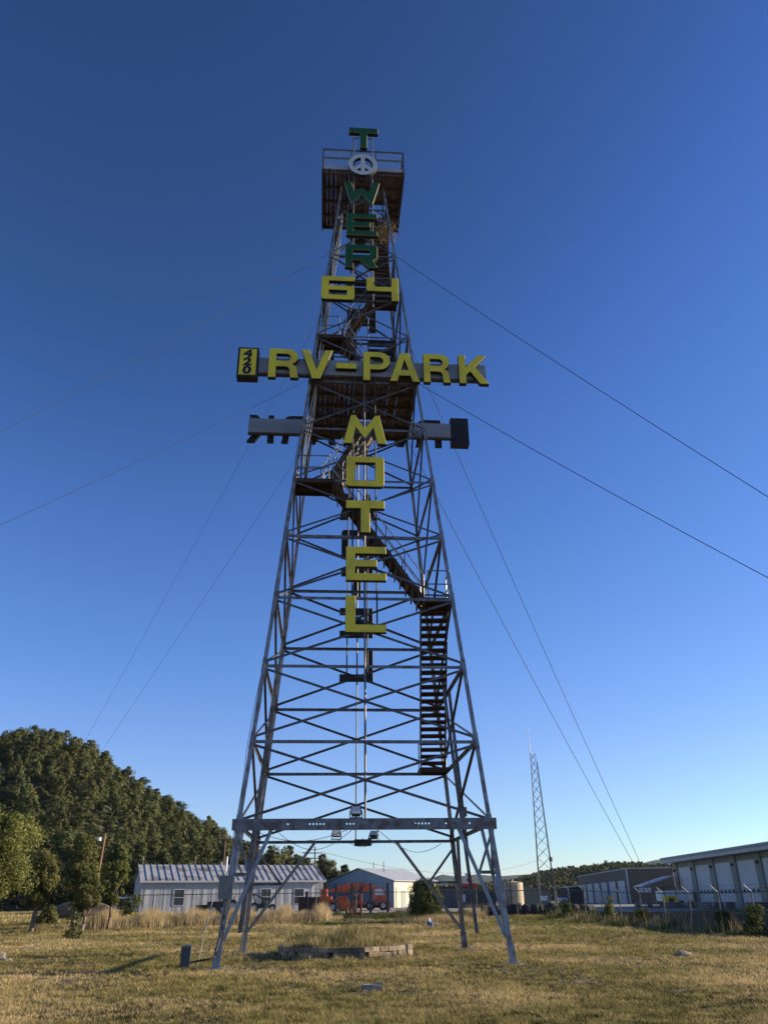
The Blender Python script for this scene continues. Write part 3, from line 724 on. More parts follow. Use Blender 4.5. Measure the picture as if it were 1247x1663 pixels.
for k, (x, y) in enumerate(spots):
    s = rnd.uniform(.58, 1.05)*(1.15 if rnd.random() < .15 else 1); me = protos[rnd.randrange(len(protos))]; rz = rnd.uniform(0, 6.28)
    if k % 3 == 0 or k < 120:
        keep = True
    else: keep = False
    if keep and sum(1 for _ in ()) == 0 and len(bpy.data.collections) >= 0 and (HN := globals().get('HN', 0)) < 300:
        o = bpy.data.objects.new('pine_tree', me); col.objects.link(o); o.location = (x, y, hill_z(x, y)-.1); o.rotation_euler = (0, 0, rz); o.scale = (s*rnd.uniform(.9,1.1), s, s*rnd.uniform(.85, 1.15))
        tag(o, 'dark round evergreen among the many covering the left hill', 'tree', 'evergreen trees covering the hill'); HN += 1; globals()['HN'] = HN
    else: rest.append((x, y, s, me, rz))
def merged(name, items, label, cat):
    base = {}
    allV = []; allM = []; allN = []
    for x, y, z, s, me, rz in items:
        if me.name not in base:
            v = np.zeros(len(me.vertices)*3, np.float32); me.vertices.foreach_get('co', v); mi = np.zeros(len(me.polygons), np.int32); me.polygons.foreach_get('material_index', mi)
            base[me.name] = (v.reshape(-1, 3), mi)
        v, mi = base[me.name]; c_, s_ = math.cos(rz)*s, math.sin(rz)*s
        allV.append(np.stack([v[:, 0]*c_-v[:, 1]*s_+x, v[:, 0]*s_+v[:, 1]*c_+y, v[:, 2]*s+z], 1)); allM.append(mi)
        q = NRM[me.name]; c_, s_ = math.cos(rz), math.sin(rz); allN.append(np.stack([q[:, 0]*c_-q[:, 1]*s_, q[:, 0]*s_+q[:, 1]*c_, q[:, 2]], 1))
    o = np_mesh(name, np.concatenate(allV), 4, [M['needles_far'], M['bark']], None, np.concatenate(allM), np.concatenate(allN))
    return tag(o, label, cat, kind='stuff')
if rest: merged('woodland', [(x, y, hill_z(x, y)-.1, s, me, rz) for x, y, s, me, rz in rest], 'evergreen wood filling the slope between the single trees', 'woodland')

# ------------------------------------------------------------------ far hills on the right
def ridge(name, Y, pts, depth, m, base=-3, rough=0, seed=1):
    rs = np.random.RandomState(seed)
    xs_ = np.linspace(pts[0][0], pts[-1][0], 150); zc = np.interp(xs_, *zip(*pts))
    ph = rs.uniform(0, 6, 6)
    zc = zc+rough*sum(np.sin(xs_*f*12/Y+p)/f for f, p in zip((3, 7, 13, 23, 41, 70), ph))*.5
    rows = [0, .12, .25, .4, .55, .7, .85, 1, 1.6]
    mb = MB()
    for r_ in rows:
        prof = (math.sin(min(r_, 1)*math.pi/2))**1.3 if r_ <= 1 else .55
        for i, x in enumerate(xs_):
            y = Y-depth+depth*r_
            gul = 1-.16*(1-r_)*(.5+.5*math.sin(x*9/Y*7+ph[0]+r_*2)) if r_ < 1 else 1
            mb.v.append((x*y/Y, y, base+(zc[i]-base)*prof*gul))
    mb.f = [(j*150+i, j*150+i+1, (j+1)*150+i+1, (j+1)*150+i) for j in range(len(rows)-1) for i in range(149)]; mb.m = [0]*len(mb.f)
    o = mb.build(name, m, smooth=True); tag(o, kind='structure'); return xs_, zc
far_m = mat('distant_wooded_slope', (.016,.028,.018), (.040,.050,.030), .035, .95, detail=10, bump=.8, lo=.40, hi=.60)
def pxx(px, Y): return (px-623.5)/1427*Y
def pxz(py, px, Y): return CAM_H+((1463-.012*(px-623.5))-py)/1592*Y
prof_far = [(400,1445),(500,1442),(560,1438),(620,1436),(655,1433),(688,1428),(711,1419),(735,1423),(768,1420),(800,1423),(830,1421),(860,1420),(900,1419),(940,1416),(980,1414),(1010,1408),(1040,1402),(1068,1396),(1101,1402),(1160,1410),(1260,1420),(1330,1428)]
ridge('distant_hills', 2600, [(pxx(a_, 2600), pxz(b_, a_, 2600)) for a_, b_ in prof_far], 900, far_m, rough=3, seed=2)
prof_mid = [(640,1455),(700,1446),(760,1444),(820,1438),(845,1431),(868,1425),(889,1420),(915,1418),(945,1414),(980,1408),(1010,1407),(1060,1410),(1120,1412),(1250,1418),(1330,1422)]
mx_, mz_ = ridge('near_wooded_hill', 620, [(pxx(a_, 620), pxz(b_, a_, 620)-3) for a_, b_ in prof_mid], 330, far_m, rough=1, seed=5)
small = pine_proto(21, 4.8, 2.4, 'lump', 150, .55)
small2 = pine_proto(22, 5.6, 2.0, 'cone', 130, .5)
items = []
for k in range(1500):
    r_ = rnd.uniform(.12, 1)**.7; y = 620-330+330*r_; px = rnd.uniform(700, 1120); x = pxx(px, 620)
    zc = float(np.interp(x, mx_, mz_)); z = -3+(zc+3)*(math.sin(r_*math.pi/2)**1.3)*(1-.10*(1-r_))
    items.append((x*y/620, y, z-.3, rnd.uniform(.7, 1.3), small if rnd.random() < .6 else small2, rnd.uniform(0, 6)))
merged('woodland', items, 'dark woodland speckling the low hill behind the antenna mast', 'woodland')

# ------------------------------------------------------------------ nearer trees, left
def tree(name, x, y, H, Rr, shape, leafmat, barkmat, label, n=9000, size=.055, trunk_r=.12, lean=(0,0), clear=.8, base=.05, seed=1, group=None, lumps=70, fork=2, up=.5, trunk_show=None):
    rs = np.random.RandomState(seed); z = gz(x, y)
    t = empty(name, (x, y, z), 0, label, 'tree', group)
    mb = MB(); top = Vector((lean[0], lean[1], clear)); 
    mb.tube((0,0,-.15), (lean[0]*.5+.03, lean[1]*.5, clear*.5), trunk_r*1.25, 9, trunk_r); mb.tube((lean[0]*.5+.03, lean[1]*.5, clear*.5), top, trunk_r, 9, trunk_r*.8)
    cc = crown_centers(rs, H-clear-.3, Rr, lumps, shape, base)
    cc[0][:, 2] += clear+.3; cc[0][:, 0] += lean[0]; cc[0][:, 1] += lean[1]
    for k in range(fork*4):
        c_ = Vector(cc[0][rs.randint(len(cc[0]))]); m_ = top.lerp(c_, .5)+Vector((0, 0, .12*H*rs.uniform(0, 1)*.5))
        mb.tube(top*rs.uniform(.75, 1), m_, trunk_r*.5, 6, trunk_r*.3); mb.tube(m_, c_, trunk_r*.3, 5, trunk_r*.1)
    mb.build('trunk', barkmat, t, smooth=True)
    V = leaf_quads(rs, cc, n, size, 1.05, 1.0, up)
    np_mesh('crown', V, 4, leafmat, t, None, leaf_quads.nrm)
    return t
g2 = 'trees at the left edge of the lawn'
tree('leafy_tree', -20.8, 45.4, 5.7, 2.25, 'lump', M['leaves'], M['bark_white'], 'large pale yellow-green leafy tree with slanting white trunk at left edge', 36000, .058, .10, (.32, .1), 1.9, .02, 7, g2, 150, up=0)
tree('juniper_tree', -21.6, 53.8, 4.5, 1.15, 'flame', M['needles'], M['bark'], 'juniper with two pale stems between leafy tree and dark bush', 17000, .06, .15, (.05,0), 1.25, .04, 31, g2, 80, up=2)
tree('juniper_tree', -20.9, 58.6, 5.6, 1.25, 'flame', M['needles'], M['bark'], 'tallest dark juniper at the back of the left group', 20000, .06, .14, (.1,0), 1.0, .0, 32, g2, 90, up=1.5)
tree('juniper_tree', -18.8, 54.4, 3.3, .95, 'flame', M['needles'], M['bark'], 'short brighter juniper in front of the left group with leaning trunk', 12000, .05, .10, (.15,0), .85, .0, 33, g2, 60, up=2)
tree('juniper_tree', -17.9, 56.8, 4.9, .98, 'flame', M['needles'], M['bark'], 'slim juniper on a straight trunk, rightmost of the left group', 13000, .06, .10, (.0,0), 1.35, .0, 34, g2, 60, up=1.5)
def bush(name, x, y, H, Rr, leafmat, label, n, size, seed, shape='round', cat='bush', group=None, base=.02, up=1.0, lumps=40, z=None):
    rs = np.random.RandomState(seed); t = empty(name, (x, y, gz(x, y) if z is None else z), 0, label, cat, group)
    cc = crown_centers(rs, H, Rr, lumps, shape, base)
    mb = MB()
    for k in range(5): mb.tube((rs.uniform(-.08,.08), rs.uniform(-.08,.08), -.05), tuple(cc[0][k]), .03, 5, .008)
    mb.build('stem', M['bark'], t)
    V = leaf_quads(rs, cc, n, size, 1.0, 1, up); np_mesh('foliage', V, 4, leafmat, t, None, leaf_quads.nrm); return t
bush('dark_bush', -24.3, 63.0, 1.1, .95, M['needles'], 'low dark rounded bush beside the juniper trunks', 5000, .06, 41)
bush('small_shrub', -16.0, 45.2, 1.15, .55, M['weed'], 'small green shrub on the lawn before the left junipers', 1500, .04, 42, 'lump', up=1.5)
bush('round_juniper', 2.45, 60.5, 2.45, 1.25, mat('dark_juniper_foliage', (.05,.068,.022), (.11,.13,.04), 1.2, .75, island=.4, spec=.15, transl=.15), 'round clipped dark juniper bush standing alone behind the flower bed', 34000, .045, 43, 'round', lumps=240, up=2.5)
bush('yellow_flower_bush', -17.6, 60.0, 1.9, 1.0, M['weed'], 'loose weedy bush with yellow flowers against the left end of the long shed', 3000, .05, 44, 'lump')
rs = np.random.RandomState(9)
cc = (np.array([(rs.uniform(-1.6,.8), rs.uniform(-.4,.4), rs.uniform(.35,.75)) for _ in range(24)]), np.full(24, .16))
yf = np_mesh('yellow_blossom', leaf_quads(rs, cc, 500, .035, 1), 4, mat('yellow_blossom', (.55,.42,.03), (.7,.55,.05), 6, .7)); yf.location = (-17.9, 59.2, gz(-18, 59)); tag(yf, 'low patch of yellow blossom at the left end of the dry grass', 'flowers')
for k, (x, y, H, Rr, s) in enumerate(((-21,126,8.6,2.8,51),(-16.6,131,8.0,2.6,52),(-13,128,6.6,2.4,53),(-9.2,133,6.3,2.3,54),(-7.2,126,4.6,1.8,55),(-27,122,8.6,3.0,56))):
    tree('pine_tree', x, y, H, Rr, 'lump', M['needles_far'], M['bark'], ['dark pine rising over the shed roof left of center','pine top showing over the roof between leg and wood poles','rounded pine beside the two utility poles','pine behind right end of the long shed roof','short pine between long shed and gabled building','dark pine behind the shed roof at the left rear leg'][k], 4200, .13, .16, seed=s, clear=1.5, group='pines behind the long shed', lumps=50)

# ------------------------------------------------------------------ flower bed
bx, by = -1.42, 29.35
bedp = []
for k in range(12):
    a0 = R(15+30*k); bedp.append((2.2*math.cos(a0)*1.01, 2.48*math.sin(a0)*1.01))
bed = empty('flower_bed', (bx, by, 0), .05, 'raised round planter of tan stone blocks full of grass under the tower', 'planter')
mb = MB(); rnd = random.Random(8)
for row in range(3):
    for k in range(12):
        p, q = Vector((*bedp[k], 0)), Vector((*bedp[(k+1)%12], 0)); L = (q-p).length; n = max(3, round(L/.33)); d = (q-p)/L; nn = Vector((d.y, -d.x, 0))
        sh = .5 if row % 2 else 0
        for j in range(n):
            a_ = (j+sh)/n*L; b_ = min(L, a_+L/n-.014)
            if a_ > L-.05: continue
            o_ = rnd.uniform(-.028, .028); zz = row*.132-.03
            P = []
            for z in (zz, zz+.124):
                for (t_, w_) in ((a_, -.0), (b_, -.0), (b_-.01, -.2), (a_+.01, -.2)): v = p+d*t_+nn*(w_+o_+(.0 if z == zz else -.012)); P.append((v.x, v.y, z))
            mb.hexa(P)
mb.build('stone_wall', M['block'], bed)
mb = MB(); mb.v = [(0, 0, .38)]+[(x*.90, y*.90, .28) for x, y in bedp]; mb.f = [(0, k+1, (k+1)%12+1) for k in range(12)]; mb.m = [0]*12; mb.build('soil', M['soil'], bed)
def blades(rs, xy, zz, hgt, wid, lean=.35):
    n = len(xy); a_ = rs.uniform(0, 2*math.pi, n); h = hgt*rs.uniform(.45, 1.25, n); wd = wid*rs.uniform(.6, 1.4, n)
    ld = rs.uniform(0, 2*math.pi, n); ll = h*lean*rs.uniform(.1, 1.6, n)
    b = np.stack([xy[:, 0], xy[:, 1], zz], 1); dx = np.stack([np.cos(a_)*wd, np.sin(a_)*wd, np.zeros(n)], 1)
    t = b+np.stack([np.cos(ld)*ll, np.sin(ld)*ll, h], 1)
    return np.stack([b-dx*.5, b+dx*.5, t], 1).reshape(-1, 3)
rs = np.random.RandomState(3); n = 26000
n = 36000; a_ = rs.uniform(0, 2*math.pi, n); r_ = np.sqrt(rs.uniform(0, 1, n))*.97
xy = np.stack([bx+2.12*r_*np.cos(a_), by+2.35*r_*np.sin(a_)], 1)
hh = .50*(.65+.5*np.sin(xy[:, 0]*2.1+1)*np.sin(xy[:, 1]*1.7))*(1-.35*r_**4)
rs2 = np.random.RandomState(33); n2 = 5200; a2 = rs2.uniform(0, 2*math.pi, n2); q2 = 1.04+np.abs(rs2.normal(0, .05, n2))
xy2 = np.stack([bx+2.25*q2*np.cos(a2), by+2.52*q2*np.sin(a2)], 1); h2 = .16*(.5+np.abs(np.sin(a2*7)*np.sin(a2*17+1)))
tag(np_mesh('edge_weeds', blades(rs2, xy2, np.full(n2, -.01), h2, .016, .5), 3, M['bedgrass']), 'ragged weeds growing along the foot of the stone planter', 'weeds', kind='stuff')
tag(np_mesh('bed_grass', blades(rs, xy, .34-.10*r_**6, hh*rs.uniform(.5, 1.25, n), .024, .5), 3, M['bedgrass']), 'tall olive and straw coloured grass filling the stone planter', 'grass', kind='stuff')

# ------------------------------------------------------------------ lawn grass
rs = np.random.RandomState(1); n = 104000
u_ = rs.uniform(0, 1, n); y = 1/(1/11.3-u_*(1/11.3-1/66)); y = np.where(rs.uniform(0, 1, n) < .38, rs.uniform(24, 70, n), y)
x = rs.uniform(-.50, .50, n)*y
clump = np.sin(x*3.1+np.sin(y*2.3)*1.7)*np.sin(y*2.7+np.sin(x*1.9)*2)+.7*np.sin(x*.9+2)*np.sin(y*.6+x*.3)+.6*np.sin(x*7.3+y*3.1)*np.sin(y*8.1-x*2)
sel = rs.uniform(-1.5, 1.5, n) < clump+.45; x, y, clump = x[sel], y[sel], clump[sel]
nb_ = 11; m_ = len(x); sc_ = (.55+.45*rs.uniform(0, 1, m_)+.35*np.clip(clump+.5, 0, 2))*(1+.018*np.clip(y-12, 0, 60))
a_ = rs.uniform(0, 2*math.pi, (m_, nb_)); r_ = rs.uniform(0, 1, (m_, nb_))*.045*sc_[:, None]
X = (x[:, None]+np.cos(a_)*r_).ravel(); Y = (y[:, None]+np.sin(a_)*r_).ravel()
h = (.064*sc_[:, None]*rs.uniform(.5, 1.3, (m_, nb_))).ravel(); w_ = ((.0055+.0006*y)[:, None]*rs.uniform(.7, 1.4, (m_, nb_))).ravel()
keep = ~((((X-bx)/2.3)**2+((Y-by)/2.6)**2) < 1)
for i in range(4):
    c_ = tow(*corner(i, 0)); keep &= ~((abs(X-c_.x) < .36) & (abs(Y-c_.y) < .33))
ln = rs.uniform(.2, 1.3, X.shape)*h; aa = a_.ravel()+rs.normal(0, .5, X.shape); ph = rs.uniform(0, 2*math.pi, X.shape)
b = np.stack([X, Y, gzn(X, Y)-.008], 1); dx = np.stack([np.cos(ph)*w_, np.sin(ph)*w_, 0*w_], 1); t_ = b+np.stack([np.cos(aa)*ln, np.sin(aa)*ln, h], 1)
V = np.stack([b-dx*.5, b+dx*.5, t_], 1)[keep].reshape(-1, 3)
tag(np_mesh('lawn_grass', V, 3, M['turf']), 'short patchy mown lawn, part green and part dry', 'grass', kind='stuff')
rs = np.random.RandomState(6); n = 230000
y = 1/(1/11.3-rs.uniform(0, 1, n)*(1/11.3-1/40)); x = rs.uniform(-.5, .5, n)*y
q_ = np.sin(x*1.7+np.sin(y*1.1)*2)*np.sin(y*1.5+np.sin(x*1.3)*2)+.6*np.sin(x*4.3+y)*np.sin(y*3.9-x)+.5*np.sin(x*9.1+y*5)*np.sin(y*8.3-x*3)
k_ = (rs.uniform(-.9, .9, n) < q_-(y-15)*.022) & (((x-bx)**2+(y-by)**2) > 9); x, y = x[k_], y[k_]
tag(np_mesh('low_weeds', blades(rs, np.stack([x, y], 1), gzn(x, y)-.005, .05, .011+.0005*y, 1.3), 3, M['dark_turf']), 'darker creeping weeds in patches through the front of the lawn', 'weeds', kind='stuff')
# taller green grass strip along the back and right fence
def tuft_field(name, pts, h, wd, m, label, lean=.3, cat='grass'):
    xy = np.asarray(pts); return tag(np_mesh(name, blades(rs, xy, gzn(xy[:, 0], xy[:, 1])-.02, h, wd, lean), 3, m), label, cat, kind='stuff')
n = 42000; t = rs.uniform(0, 1, n); wv = rs.normal(0, 1, n)*.8
xx = -20.5+17.2*t; yy = 57.5+6.3*t+wv*1.0
hh = (.78+.2*np.sin(xx*2.3)+.15*np.sin(xx*5.1+1))*np.where((xx < -19.6) | (xx > -4.2), .45, 1)
tuft_field('dry_tall_grass', np.stack([xx, yy], 1), hh, .035, M['straw'], 'band of tall straw coloured grass before the long shed', .22)
n = 26000; t = rs.uniform(0, 1, n); xx = -4+11*t; yy = 66.0+rs.normal(0, 1.1, n)
tuft_field('green_weeds', np.stack([xx, yy], 1), .28+.25*np.abs(np.sin(xx*1.9)*np.sin(xx*.7+1)), .035, M['weed'], 'ragged green weeds along the back fence line', .4)
n = 9000; xx = 3.3+rs.normal(0, 1.1, n); yy = 59.6+rs.normal(0, .5, n)
tuft_field('straw_tufts', np.stack([xx, yy], 1), .55*rs.uniform(.5, 1.1, n), .02, M['straw'], 'thin straw coloured tufts at the foot of the round juniper', .3)
n = 15000; t = rs.uniform(0, 1, n); xx = 16.6-.155*(20*t)*1.35+rs.normal(0, .55, n)-.2; yy = 38.5+29*t
tuft_field('fence_weeds', np.stack([xx, yy], 1), (.12+.75*np.abs(np.sin(yy*1.3)*np.sin(yy*.55+.7))**1.6)*rs.uniform(.3, 1.2, n), .03, M['weed'], 'rank green weeds along the foot of the right fence', .5)
n = 3600; t = rs.uniform(0, 1, n)**1.2; xx = 16.4-.15*(26*t)+rs.normal(0, .5, n); yy = 39+26*t
tuft_field('fence_straw', np.stack([xx, yy], 1), (.1+.8*np.abs(np.sin(yy*1.1+1))**3)*rs.uniform(.3, 1.2, n), .022, M['straw'], 'dry stalks mixed into the weeds along the right fence', .35)
for k, (x, y, H, Rr, m_, lb) in enumerate(((14.3,57.5,1.45,.75,'leaves','pale yellow-green shrub in front of the right fence'),(15.0,52.5,.9,.6,'weed','low green weed clump by the fence, second from the pale shrub'),(16.3,43.5,.9,.55,'weed','tall weed clump near the right end of the fence'),(16.3,39.8,1.1,.8,'weed','dark weed clump cut by the right edge'),(12.6,62.5,1.1,.8,'weed','dark leafy shrub where the side fence meets the back fence'))):
    bush('fence_shrub', x, y, H, Rr, M[m_], lb, 2200, .05, 60+k, 'lump', group='shrubs along the fence', base=.02, up=.8, lumps=26)

n = 60000; t = rs.uniform(0, 1, n); yy = 44+20*t**.8; xx = 16.3-.155*(yy-40)-np.abs(rs.normal(0, 3.2, n))
tuft_field('green_lawn_strip', np.stack([xx, yy], 1), .075+.03*np.sin(xx*2)*np.sin(yy), .035, M['fresh'], 'strip of fresher green grass along the foot of the right fence', .8)
n = 36000; xx = rs.uniform(-14, 8, n); yy = 62+rs.normal(0, 1.6, n)
tuft_field('green_lawn_strip', np.stack([xx, yy], 1), .09+.04*np.sin(xx*1.4+1), .04, M['fresh'], 'fresher green grass at the back of the lawn behind the planter', .8)
rs = np.random.RandomState(19); n = 900; tuft_field('dry_branching_weed', np.stack([6.3+rs.normal(0, .28, n), 64.3+rs.normal(0, .28, n)], 1), 1.0*rs.uniform(.3, 1.1, n), .02, M['straw'], 'dry branching weed right of the round juniper before the grey container', .8, 'weed')
n = 60000; xx = rs.uniform(-62, -19, n); yy = rs.uniform(66, 100, n)
tuft_field('far_dry_grass', np.stack([xx, yy], 1), .22*rs.uniform(.4, 1.3, n), .09, M['turf'], 'dry rough grass between the left trees and the wooded hill', .6)
# ------------------------------------------------------------------ small things on the lawn
def rock(name, x, y, s, label, seed, m='rock', cat='rock', group=None):
    rs_ = np.random.RandomState(seed); bm_v = []; mb = MB(); nn, mm = 7, 10
    P = [[(s[0]*math.sin(math.pi*j/nn)*math.cos(2*math.pi*i/mm)*(1+.16*rs_.randn()), s[1]*math.sin(math.pi*j/nn)*math.sin(2*math.pi*i/mm)*(1+.16*rs_.randn()), s[2]*(.7-math.cos(math.pi*j/nn)*(1+.08*rs_.randn()))) for i in range(mm)] for j in range(nn+1)]
    for j in (0, nn): P[j] = [P[j][0]]*mm
    for j in range(nn):
        for i in range(mm):
            q = [P[j][i], P[j][(i+1)%mm], P[j+1][(i+1)%mm], P[j+1][i]]
            if j == 0: q = [P[0][0], P[1][(i+1)%mm], P[1][i]]
            if j == nn-1: q = [P[j][i], P[j][(i+1)%mm], P[nn][0]]
            mb.face(q)
    o = mb.build(name, M[m]); o.location = (x, y, gz(x, y)-.02); return tag(o, label, cat, group)
o = empty('concrete_block', (-.35, 18.2, 0), .1, 'grey concrete block half sunk in the grass before the planter', 'block')
mb = MB(); mb.hexa([(-.20,-.11,-.03),(.21,-.12,-.03),(.20,.10,-.03),(-.21,.11,-.03),(-.185,-.095,.12),(.17,-.10,.10),(.18,.09,.11),(-.19,.10,.12)]); mb.hexa([(.10,-.05,.09),(.2,-.05,.09),(.2,.05,.09),(.10,.05,.09),(.12,-.04,.17),(.18,-.04,.16),(.18,.04,.16),(.12,.04,.17)]); mb.build('block', M['concrete'], o)
rock('pale_rock', 8.75, 27.0, (.26,.18,.11), 'squat grey-tan rock alone on the right of the lawn', 71)
rock('pale_rock', -12.5, 29.0, (.20,.16,.17), 'upright pale rock at the left edge of the lawn', 72)
rock('pale_rock', -12.15, 28.5, (.30,.2,.09), 'flat tan rock lying beside the upright rock at left edge', 73)
rock('pale_rock', -14.5, 36.4, (.5,.3,.06), 'low stones in bare earth on the left lawn', 74)
rock('dirt_mound', -24.5, 70.5, (2.6,1.1,.75), 'reddish dirt mound seen between the juniper trunks', 75, 'soil', 'mound')
o = empty('utility_pedestal', (-5.62, 24.95, 0), .15, 'dark grey utility pedestal box standing left of the front left leg', 'utility box')
mb = MB(); mb.box(-.13,.13,-.12,.12,0,.50); mb.build('cabinet', mat('slate_cabinet_paint', (.05,.06,.07), (.07,.08,.09), 3, .5), o)
mb = MB(); mb.hexa([(-.145,-.135,.50),(.145,-.135,.50),(.145,.135,.50),(-.145,.135,.50),(-.13,-.12,.54),(.13,-.12,.56),(.13,.12,.56),(-.13,.12,.54)]); mb.build('lid', M['steel_dark'], o)
mb = MB(); mb.path([(-5.35,25.3,.0),(-5.1,24.9,1.0),(-4.82,24.35,1.95)], .012, 5); tag(mb.build('white_stay_wire', M['white']), 'thin white line slanting from the ground to the leg panel box', 'wire')
o = empty('pipe_manifold', (-2.55, 64.6, gz(0,64.6)), 0, 'rust-red pipe valves on four short posts behind the planter', 'pipe valves')
for x, h, d_ in ((-.52,.78,0),(-.25,.72,.2),(.12,.55,.35),(.52,.80,.1)):
    mb = MB(); mb.tube((x,d_,-.1),(x,d_,h),.085,10); mb.tube((x,d_,h),(x,d_,h+.05),.11,10); mb.build('post', M['red'], o)
mb = MB(); mb.tube((-.25,.2,.42),(.12,.35,.42),.06,8); mb.tube((.12,.35,.42),(.52,.1,.42),.06,8); mb.tube((.05,.25,.2),(.05,.1,.6),.05,8); mb.build('cross_pipe', M['red'], o)
rock('dark_debris', -2.4, 62.6, (1.6,.5,.12), 'low dark heap of earth before the red pipe valves', 77, 'soil', 'heap')
o = empty('standpipe', (2.5, 55.3, gz(0,55.3)), 0, 'small blue and white standpipe in front of the round juniper', 'standpipe')
mb = MB(); mb.tube((0,0,0),(0,0,.3),.14,10); mb.tube((.14,0,.02),(.14,0,.24),.11,10); mb.build('base', M['blue'], o)
mb = MB(); mb.tube((0,0,.3),(0,0,.42),.09,10); mb.tube((0,0,.42),(0,0,.5),.09,10,.03); mb.build('cap', M['white'], o)

# ------------------------------------------------------------------ buildings
def local(o, f): return f
# A: long corrugated shed
oA = empty('metal_shed', (-22.6, 80, gz(0,80)), math.atan2(6.3, 16.1), 'long grey corrugated metal shed with pitched ribbed roof and four windows', 'shed')
LA, WA, HA, RA = 17.3, 7.2, 2.78, 4.2
mb = MB(); mb.box(0, LA, 0, WA, -.3, HA)
mb.face([(0,0,HA),(0,WA,HA),(0,WA/2,RA-.03)][::-1]); mb.face([(LA,0,HA),(LA,WA,HA),(LA,WA/2,RA-.03)])
mb.build('wall', M['corr_wall'], oA)
mb = MB()
x = 0
for sd_ in (0, 1):
    def rp_(x, t, dz):
        yy = (-.25+(WA/2+.25)*t) if not sd_ else (WA+.25-(WA/2+.25)*t); return (x, yy, HA-.10+(RA-HA+.10)*t+dz)
    mb.hexa([rp_(-.2,0,0), rp_(LA+.2,0,0), rp_(LA+.2,1,0), rp_(-.2,1,0), rp_(-.2,0,.03), rp_(LA+.2,0,.03), rp_(LA+.2,1,.03), rp_(-.2,1,.03)])
    for k in range(30):
        xx = -.2+(LA+.4)*k/29; 
        mb.hexa([rp_(xx-.045,0,.032), rp_(xx+.045,0,.032), rp_(xx+.045,1,.032), rp_(xx-.045,1,.032), rp_(xx-.02,0,.11), rp_(xx+.02,0,.11), rp_(xx+.02,1,.11), rp_(xx-.02,1,.11)])
sm = MB()
for k in range(20): sm.box(.3+k*.88, .325+k*.88, -.022, -.001, -.2, HA-.12)
sm.build('wall_seam', M['conduit'], oA)
sm = MB(); sm.box(-.25, LA+.25, -.33, -.262, HA-.22, HA-.06); sm.box(-.03, -.001, .02, WA, HA-.08, HA+.02); sm.box(-.04,.03,-.03,-.023,-.2,HA-.2); sm.box(LA-.03,LA+.04,-.03,-.023,-.2,HA-.2); sm.build('eave_trim', M['roofgrey'], oA)
rf = mb.build('roof', mat('pale_rusting_metal_roof', (.30,.31,.33), (.52,.54,.56), .9, .5, .2, c3=(.20,.19,.18), scale3=.9), oA)
MB().tube((8.0, 1.9, 3.0), (8.0, 1.9, 4.9), .09, 8).build('vent_pipe', M['white'], rf)
for x in (0.2, 5.2): MB().tube((x, WA/2, 4.1), (x, WA/2, 5.0), .025, 5).build('roof_mast', M['steel'], rf)
for k, x in enumerate((3.4, 7.9, 11.6, 14.9)):
    mb = MB()
    for a_, b_, c_, d_ in ((-.52,.52,.62,.68),(-.52,.52,1.95,2.02),(-.52,.52,1.28,1.33),(-.52,-.46,.68,1.95),(.46,.52,.68,1.95)): mb.box(x+a_, x+b_, -.05, .02, c_, d_)
    wn = mb.build('window', M['conduit'], oA); mb = MB(); mb.box(x-.46, x+.46, -.012, -.004, .68, 1.28); mb.box(x-.46, x+.46, -.012, -.004, 1.33, 1.95); mb.build('pane', M['glass'], wn)
# B: gabled building, corner towards the camera
rotB = math.atan2(-7, 9)
oB = empty('gabled_building', (-8.3, 117, .8), rotB, 'blue-grey gabled metal building with cream side behind the orange crane', 'building')
LB, DB = 11.4, 9.2
mb = MB(); mb.face([(0,0,-.4),(LB,0,-.4),(LB,0,3.05),(LB/2,0,4.6),(0,0,3.05)]); mb.face([(0,DB,-.4),(0,DB,3.05),(LB/2,DB,4.6),(LB,DB,3.05),(LB,DB,-.4)])
mb.build('gable_wall', M['bluewall'], oB)
mb = MB(); mb.face([(LB,0,-.4),(LB,DB,-.4),(LB,DB,3.05),(LB,0,3.05)]); mb.face([(0,DB,-.4),(0,0,-.4),(0,0,3.05),(0,DB,3.05)]); mb.build('side_wall', M['cream'], oB)
mb = MB()
for sg in (-1, 1):
    A = lambda t, y, dz: (LB/2+sg*(LB/2+.3)*t, y, 4.66-1.62*t+dz)
    mb.hexa([A(0,-.3,0), A(1,-.3,0), A(1,DB+.3,0), A(0,DB+.3,0), A(0,-.3,.07), A(1,-.3,.07), A(1,DB+.3,.07), A(0,DB+.3,.07)])
rf = mb.build('roof', M['roofgrey'], oB)
for x in (5.7, 7.4): MB().tube((x, 3, 4.2), (x, 3, 5.5), .05, 6).build('vent_pipe', M['steel_dark'], rf)
for x in (1.4, 6.6):
    mb = MB(); mb.box(x, x+3.3, -.06, -.01, -.2, 2.2); mb.build('garage_door', mat('blue_grey_garage_door', (.17,.21,.25), (.2,.24,.28), 1, .5), oB)
for y in (1.5, 3.2, 5.2):
    mb = MB(); mb.box(LB+.01, LB+.05, y, y+.9, -.1, 1.9); mb.build('door', mat('pale_side_door', (.3,.36,.34), None, 2, .5), oB)
